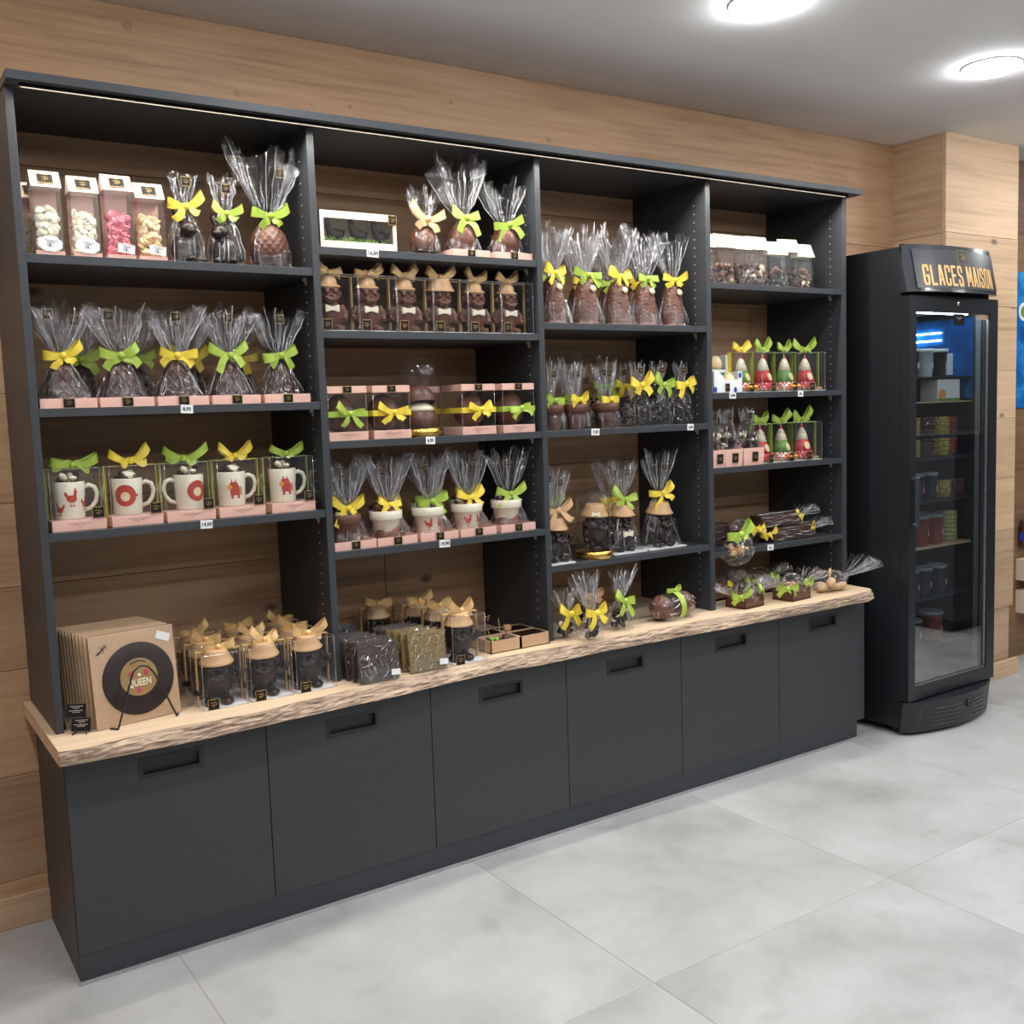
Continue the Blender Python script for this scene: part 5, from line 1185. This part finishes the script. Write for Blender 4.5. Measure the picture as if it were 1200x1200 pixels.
# ------------------------------------------------------------------ display fridge
FX0, FX1 = 3.41, 4.066; FC = (FX0+FX1)/2; FW = FX1-FX0; HW = FW/2
fr = thing('display_fridge', 'tall black glass door display fridge right of the shelving', 'fridge', (FC, 0, 0))
ft, fb, yd = 2.148, .015, -.146
body = MB().box(-HW,-HW+.04,yd,.40,fb+.02,ft-.01).box(HW-.04,HW,yd,.40,fb+.02,ft-.01).box(-HW+.04,HW-.04,.36,.40,fb+.02,ft-.01).box(-HW+.04,HW-.04,yd,.36,ft-.26,ft-.01).box(-HW+.04,HW-.04,yd,.36,fb+.02,.2)
part('cabinet', body.mesh('body'), 'fridge_black', fr)
part('inner_panel', bxm(-HW+.041,HW-.041,.352,.3595,.2,1.87), 'fridge_inner', fr)
for s in (-1,1): part('side_panel', bxm(s*(HW-.0445)-.003, s*(HW-.0445)+.003, yd+.005, .35, .2, 1.87), 'fridge_inner', fr)
part('floor_panel', bxm(-HW+.042,HW-.042,yd+.005,.35,.2005,.206), 'fridge_inner', fr)
part('blue_back', bxm(-HW+.05,HW-.05,.345,.351,1.48,1.86), 'blue_panel', fr, label='mottled blue sheet on the upper back wall')  # mottled blue over the upper back wall
part('light_tube', bxm(-HW+.06,HW-.1,-.105,-.085,1.868,1.878), 'fridge_led', fr)
part('blue_side', bxm(HW-.0505,HW-.0482,yd+.045,.34,1.485,1.86), 'blue_panel', fr, label='mottled blue sheet on the upper side wall')  # same mottled blue over the upper side wall
part('front_strip', bxm(HW-.052,HW-.0482,yd+.004,yd+.03,.22,1.865), 'fridge_grey', fr)
for zz in (1.765,1.80): part('light_tube', bxm(HW-.06,HW-.054,.06,.33,zz-.003,zz+.003), 'fridge_led', fr)  # added glowing bars, set to show as pale streaks through the glass
part('notice', bxm(HW-.0525,HW-.0506,.0,.1,1.60,1.70), 'white_card', fr)
def curved_front(z0, z1, ybot, ytop, bulge, back, zb0=None, n=26, hw=HW, rows_=6, round_=0.0):
    b = MB(); vs = []; fs = []
    for j in range(rows_+1):
        s = j/rows_; zz = z0+(z1-z0)*s; yy = ybot+(ytop-ybot)*s
        for i in range(n+1):
            x = -hw+2*hw*i/n; q = 1-(x/hw)**2; e = 1-abs(x/hw)**14*.6
            vs.append((x, yy-bulge*q*1.0+.02*abs(x/hw)**18, zz))
    for j in range(rows_):
        for i in range(n): fs.append((j*(n+1)+i, j*(n+1)+i+1, (j+1)*(n+1)+i+1, (j+1)*(n+1)+i))
    m = len(vs)
    for j in (0, rows_):
        for i in range(n+1): x, y, zz = vs[j*(n+1)+i]; vs.append((x, back, zz))
    fs += [(i, m+i, m+i+1, i+1) for i in range(n)] + [(rows_*(n+1)+i, rows_*(n+1)+i+1, m+n+1+i+1, m+n+1+i) for i in range(n)]
    fs.append(tuple([j*(n+1) for j in range(rows_+1)]+[m+n+1, m])); fs.append(tuple([j*(n+1)+n for j in range(rows_, -1, -1)]+[m+n, m+2*n+1]))
    return b.add(vs, fs)
hd = part('header', curved_front(1.945, ft, -.198, -.158, .045, yd).mesh('hd', False), 'fridge_trim', fr)
def hy(x, zz): return -.198+(.04)*(zz-1.945)/(ft-1.945)-.045*(1-(x/HW)**2)
def on_header(me, dx_, dz_, out):
    for v_ in me.vertices:
        x, y, zz = v_.co.x+dx_, v_.co.y, v_.co.z+dz_; v_.co = (x, hy(x, zz)+y-out, zz)
    return me
part('panel', MB().grid(lambda u, v_: ((u-.5)*.59, hy((u-.5)*.59, 1.96+.168*v_)-.002, 1.96+.168*v_), 20, 4).mesh('pn', True), 'fridge_panel', hd)
def block_text(txt, lw, lh, gap, st):
    """bold condensed capitals from thick strokes in a unit cell"""
    G = {'G':[[(1,.76),(1,.88),(.84,1),(.16,1),(0,.88),(0,.12),(.16,0),(.84,0),(1,.12),(1,.46),(.55,.46)]], 'L':[[(0,1),(0,0),(.95,0)]], 'A':[[(0,0),(.38,1),(.62,1),(1,0)],[(.18,.27),(.82,.27)]],
         'C':[[(1,.72),(1,.88),(.84,1),(.16,1),(0,.88),(0,.12),(.16,0),(.84,0),(1,.12),(1,.3)]], 'E':[[(.95,1),(0,1),(0,0),(.95,0)],[(0,.52),(.8,.52)]],
         'S':[[(1,.74),(1,.88),(.84,1),(.16,1),(0,.88),(0,.7),(.12,.58),(.88,.42),(1,.3),(1,.12),(.84,0),(.16,0),(0,.12),(0,.26)]], 'M':[[(0,0),(0,1),(.12,1),(.5,.25),(.88,1),(1,1),(1,0)]],
         'I':[[(.5,0),(.5,1)]], 'O':[[(.16,0),(0,.12),(0,.88),(.16,1),(.84,1),(1,.88),(1,.12),(.84,0),(.16,0)]], 'N':[[(0,0),(0,1),(.14,1),(.86,0),(1,0),(1,1)]]}
    b = MB(); x = 0
    for ch in txt:
        if ch == ' ': x += lw*.62; continue
        w_ = lw*(.32 if ch == 'I' else 1.28 if ch == 'M' else 1); k = st/2
        for pl in G[ch]:
            P = [Vector((x+k+p[0]*(w_-st) if ch != 'I' else x+w_/2, 0, k+p[1]*(lh-st))) for p in pl]
            for p, q in zip(P, P[1:]):
                d = (q-p).normalized(); nrm = Vector((-d.z,0,d.x))*k; e = d*k*.75
                c = [p-e-nrm, q+e-nrm, q+e+nrm, p-e+nrm]; n_ = max(2, int((q-p).length/.012))
                L0 = [c[0].lerp(c[1], t/n_) for t in range(n_+1)]; L1 = [c[3].lerp(c[2], t/n_) for t in range(n_+1)]
                vs = [(v_.x,-.0009,v_.z) for v_ in L0]+[(v_.x,-.0009,v_.z) for v_ in L1]+[(v_.x,.0009,v_.z) for v_ in L0]+[(v_.x,.0009,v_.z) for v_ in L1]; m = n_+1; fs = []
                for t in range(n_): fs += [(t,t+1,m+t+1,m+t),(2*m+t,3*m+t,3*m+t+1,2*m+t+1),(t,2*m+t,2*m+t+1,t+1),(m+t,m+t+1,3*m+t+1,3*m+t)]
                fs += [(0,m,3*m,2*m),(m-1,3*m-1,4*m-1,2*m-1)]; b.add(vs, fs)
        x += w_+gap
    tot = x-gap; b.v = [(p[0]-tot/2, p[1], p[2]-lh/2) for p in b.v]
    return b.mesh('letters'), tot
tx, tot = block_text('GLACES MAISON', .0345, .09, .0085, .0105)
for v_ in tx.vertices: v_.co.x *= .505/tot
part('lettering', on_header(tx, -.004, 2.016, .003), 'gold_letter', hd, label='gold condensed capital lettering')
lg = seal_meshes(.08, .062)[1].copy(); part('logo', on_header(lg, .01, 2.1, .0025), 'gold_print', hd)
gr = part('base_grille', curved_front(fb, .155, -.17, -.185, .07, yd-.001, rows_=5).mesh('bg', False), 'fridge_black', fr)
def gy(x, zz): return -.17-.015*(zz-fb)/.14-.07*(1-(x/HW)**2)
sl = MB()
for k in range(5):
    zz = .04+.019*k
    for x0, x1 in ((-.27,-.245),(-.21,.0),(.06,.2)):
        n = 6; pts = [(x0+(x1-x0)*i/n, gy(x0+(x1-x0)*i/n, zz)-.0005, zz) for i in range(n+1)]
        sl.tube(pts, [.0005]+[.0032]*(n-1)+[.0005], 5)
part('vent_ribs', sl.mesh('slots'), 'fridge_trim', gr, kind='stuff')
part('knob', MB().lathe([(.017,0),(.015,.012),(.001,.013)], 20).xf(Matrix.Translation((.035,gy(.035,.105)+.002,.105)) @ Matrix.Rotation(PI/2,4,'X')).mesh('kn', True), 'fridge_black', gr)
for s in (-1,1):
    part('foot', bxm(s*.27-.02,s*.27+.02,-.12,-.08,0,fb+.021), 'fridge_black', fr); part('foot', bxm(s*.27-.02,s*.27+.02,.33,.37,0,fb+.021), 'fridge_black', fr)
dz0, dz1 = .162, 1.93; gx0, gx1, gz0, gz1 = -HW+.047, HW-.062, .222, 1.866
dr = part('door', MB().box(-HW,gx0,-.192,yd-.001,dz0,dz1).box(gx1,HW,-.192,yd-.001,dz0,dz1).box(gx0,gx1,-.192,yd-.001,dz0,gz0).box(gx0,gx1,-.192,yd-.001,gz1,dz1).mesh('dr'), 'fridge_black', fr)
part('glass', bxm(gx0,gx1,-.178,-.172,gz0,gz1), 'pane_glass', dr)
part('gasket', MB().box(gx0,gx1,-.184,-.179,gz0,gz0+.006).box(gx1-.004,gx1,-.184,-.179,gz0,gz1).box(gx0,gx1,-.184,-.179,gz1-.004,gz1).mesh('gk'), 'alu', dr)
part('lock', MB().lathe([(.011,0),(.011,.006),(.001,.007)], 16).xf(Matrix.Rotation(PI/2,4,'X')).mesh('lk', True), 'chrome', dr, (.015,-.192,1.905))
part('handle', MB().box(-.012,.012,-.03,-.02,0,.215).box(-.012,.012,-.02,0,0,.015).box(-.012,.012,-.02,0,.2,.215).mesh('hn', bevel=.003), 'fridge_trim', dr, (-HW+.022,-.192,.94))
nt_ = part('notice', bxm(-.04,.04,-.001,0,-.025,.025), 'black_label', dr, (.045,-.1785,1.836)); printed_lines(nt_, (0,-.0012,.004), .045, 'white_card')
part('sticker', bxm(-.035,.035,-.001,0,-.012,.012), 'kraft', dr, (gx1-.04,-.1785,1.85))
SHZ = {'a':1.59,'b':1.478,'c':1.225,'c2':1.03,'d':.82,'e':.585,'f':.365}
for k, zz in SHZ.items():
    part('shelf', bxm(-HW+.049,HW-.049,-.1,.345,zz-.008,zz-.002) if k in 'ab' else bxm(-HW+.049,HW-.049,-.1,.345,zz-.012,zz-.002), 'fridge_inner' if k not in ('b','d') else 'kraft', fr)
def tub(x, y, zz, lab, body='tub_black', r=.042, h=.1, lid='tub_lid', dot='pink_label', group='ice cream tubs in the fridge'):
    t = thing('ice_cream_tub', lab, 'tub', (FC+x, y, zz-.002), 0, group)
    part('cup', cm(('tub',r,h), lambda: MB().lathe([(r*.84,0),(r*.86,.002),(r,h-.012),(r*1.02,h-.012)], 22).mesh('c', True)), body, t)
    part('lid', cm(('tlid',r,h), lambda: MB().lathe([(r*1.05,h-.014),(r*1.1,h-.012),(r*1.1,h),(r*1.0,h+.001),(r*.95,h-.003),(.001,h-.003)], 22, caps=False).mesh('l', True)), lid, t)
    part('sticker', cm(('tdot',r), lambda: MB().ell((0,0,0),(.012,.0015,.016),12,6).mesh('d', True)), dot, t, (.3*r,-r*.9,h*.4), (0,0,.3))
def berry_tub(x, y, zz, lab, mat, r=.045, h=.085):
    t = thing('berry_tub', lab, 'tub', (FC+x, y, zz-.002), 0, 'berry tubs in the fridge')
    R = random.Random(int(x*1000)+int(zz*100)); b = MB()
    for k in range(6):
        for i in range(16):
            a = 2*PI*(i+.5*(k % 2))/16; b.ell((r*.9*math.cos(a), r*.9*math.sin(a), .008+k*.0135), .0075, 6, 4)
    b.lathe([(r*.85,.003),(r*.85,h-.006)], 16)
    part('berries', cm(('br',r,h), lambda: b.mesh('b', True)), mat, t, kind='stuff')
    part('tub', cm(('bt2',r,h), lambda: MB().lathe([(r*1.05,0),(r*1.08,h),(.001,h)], 20, caps=True).mesh('t', True)), 'dome_glass', t)
wh = ['left','middle','right']
for i, x in enumerate((-.135,-.03,.075)):
    tub(x, -.052, SHZ['a'], f'{wh[i]} white lidded ice cream tub on the top fridge shelf', 'tub_white' if i == 1 else 'tub_black', .044, .125, 'tub_white', 'white_card')
t = thing('ice_cream_carton', 'white carton with orange and green print on the second fridge shelf', 'carton', (FC+.11, -.045, SHZ['b']-.002))
part('box', bxm(-.085,.085,-.045,.045,0,.1,.002), 'white_card', t); part('print', MB().ell((0,0,0),(.028,.001,.026),16,8).mesh('p'), 'orange', t, (-.05,-.0455,.03)); part('print', bxm(-.085,.085,-.0462,-.0452,0,.014), 'green_choc', t)
t = thing('dessert_pack', 'pack of pink and white desserts on the second fridge shelf', 'pack', (FC+.245, .07, SHZ['b']-.002), .6)
for k in range(3):
    part('bar', bxm(-.05,.05,-.035,.035,.001+.024*k,.021+.024*k,.003), 'rose' if k % 2 == 0 else 'white_card', t)
part('wrapper', bxm(-.054,.054,-.039,.039,0,.076,.002), 'cello_flat', t)
for lv, zz in (('upper',SHZ['c']+.098),('lower',SHZ['c'])):
    for i, (x, y, m, cn) in enumerate([(-.12,-.045,'berry_yellow','yellow'),(-.015,-.045,'berry_dark','dark red'),(.1,-.045,'berry_yellow','golden'),(.2,-.02,'berry_red','bright red'),(.225,.09,'berry_red','outer red')]):
        berry_tub(x, y, zz+.001, f'{lv} tub of {cn} berries on the third fridge shelf', m)
for i, (x, m, cn) in enumerate([(-.21,'berry_yellow','yellow'),(.115,'berry_yellow','golden'),(.22,'berry_dark','dark red')]):
    berry_tub(x, -.045, SHZ['c2'], f'tub of {cn} berries on the fourth fridge shelf', m)
for i, x in enumerate((-.085,.015)):
    tub(x, -.055, SHZ['c2'], f'{["left","right"][i]} dark tub with pink sticker on the fourth fridge shelf', 'tub_black', .038, .125)
for i, x in enumerate((-.05,.06)):
    tub(x, -.05, SHZ['d'], f'{["left","right"][i]} red ice cream tub on the fifth fridge shelf', 'tub_red', .044, .14)
for i, (x, y) in enumerate(((-.01,.07),(.12,.08),(.2,-.02))):
    t = thing('tin_stack', f'{wh[i]} stack of flat green gold tins on the fifth fridge shelf', 'tin', (FC+x, y, SHZ['d']-.002), 0, 'stacks of green gold tins')
    for k in range(7): part('tin', cm('tin', lambda: MB().lathe([(.048,0),(.05,.002),(.05,.018),(.047,.02)], 24).mesh('t', True)), 'lid_stack', t, (0,0,.0205*k))
for i, (x, yy) in enumerate(((-.13,-.055),(-.03,-.05),(.085,-.05))):
    tub(x, yy, SHZ['e'], f'{wh[i]} black ice cream tub on the sixth fridge shelf', 'tub_black', .046, .135)
tub(-.1, -.05, SHZ['f'], 'left black ice cream tub on the lowest fridge shelf', 'tub_black', .042, .12)
tub(.045, -.05, SHZ['f'], 'red rimmed ice cream tub on the lowest fridge shelf', 'tub_red', .05, .14)
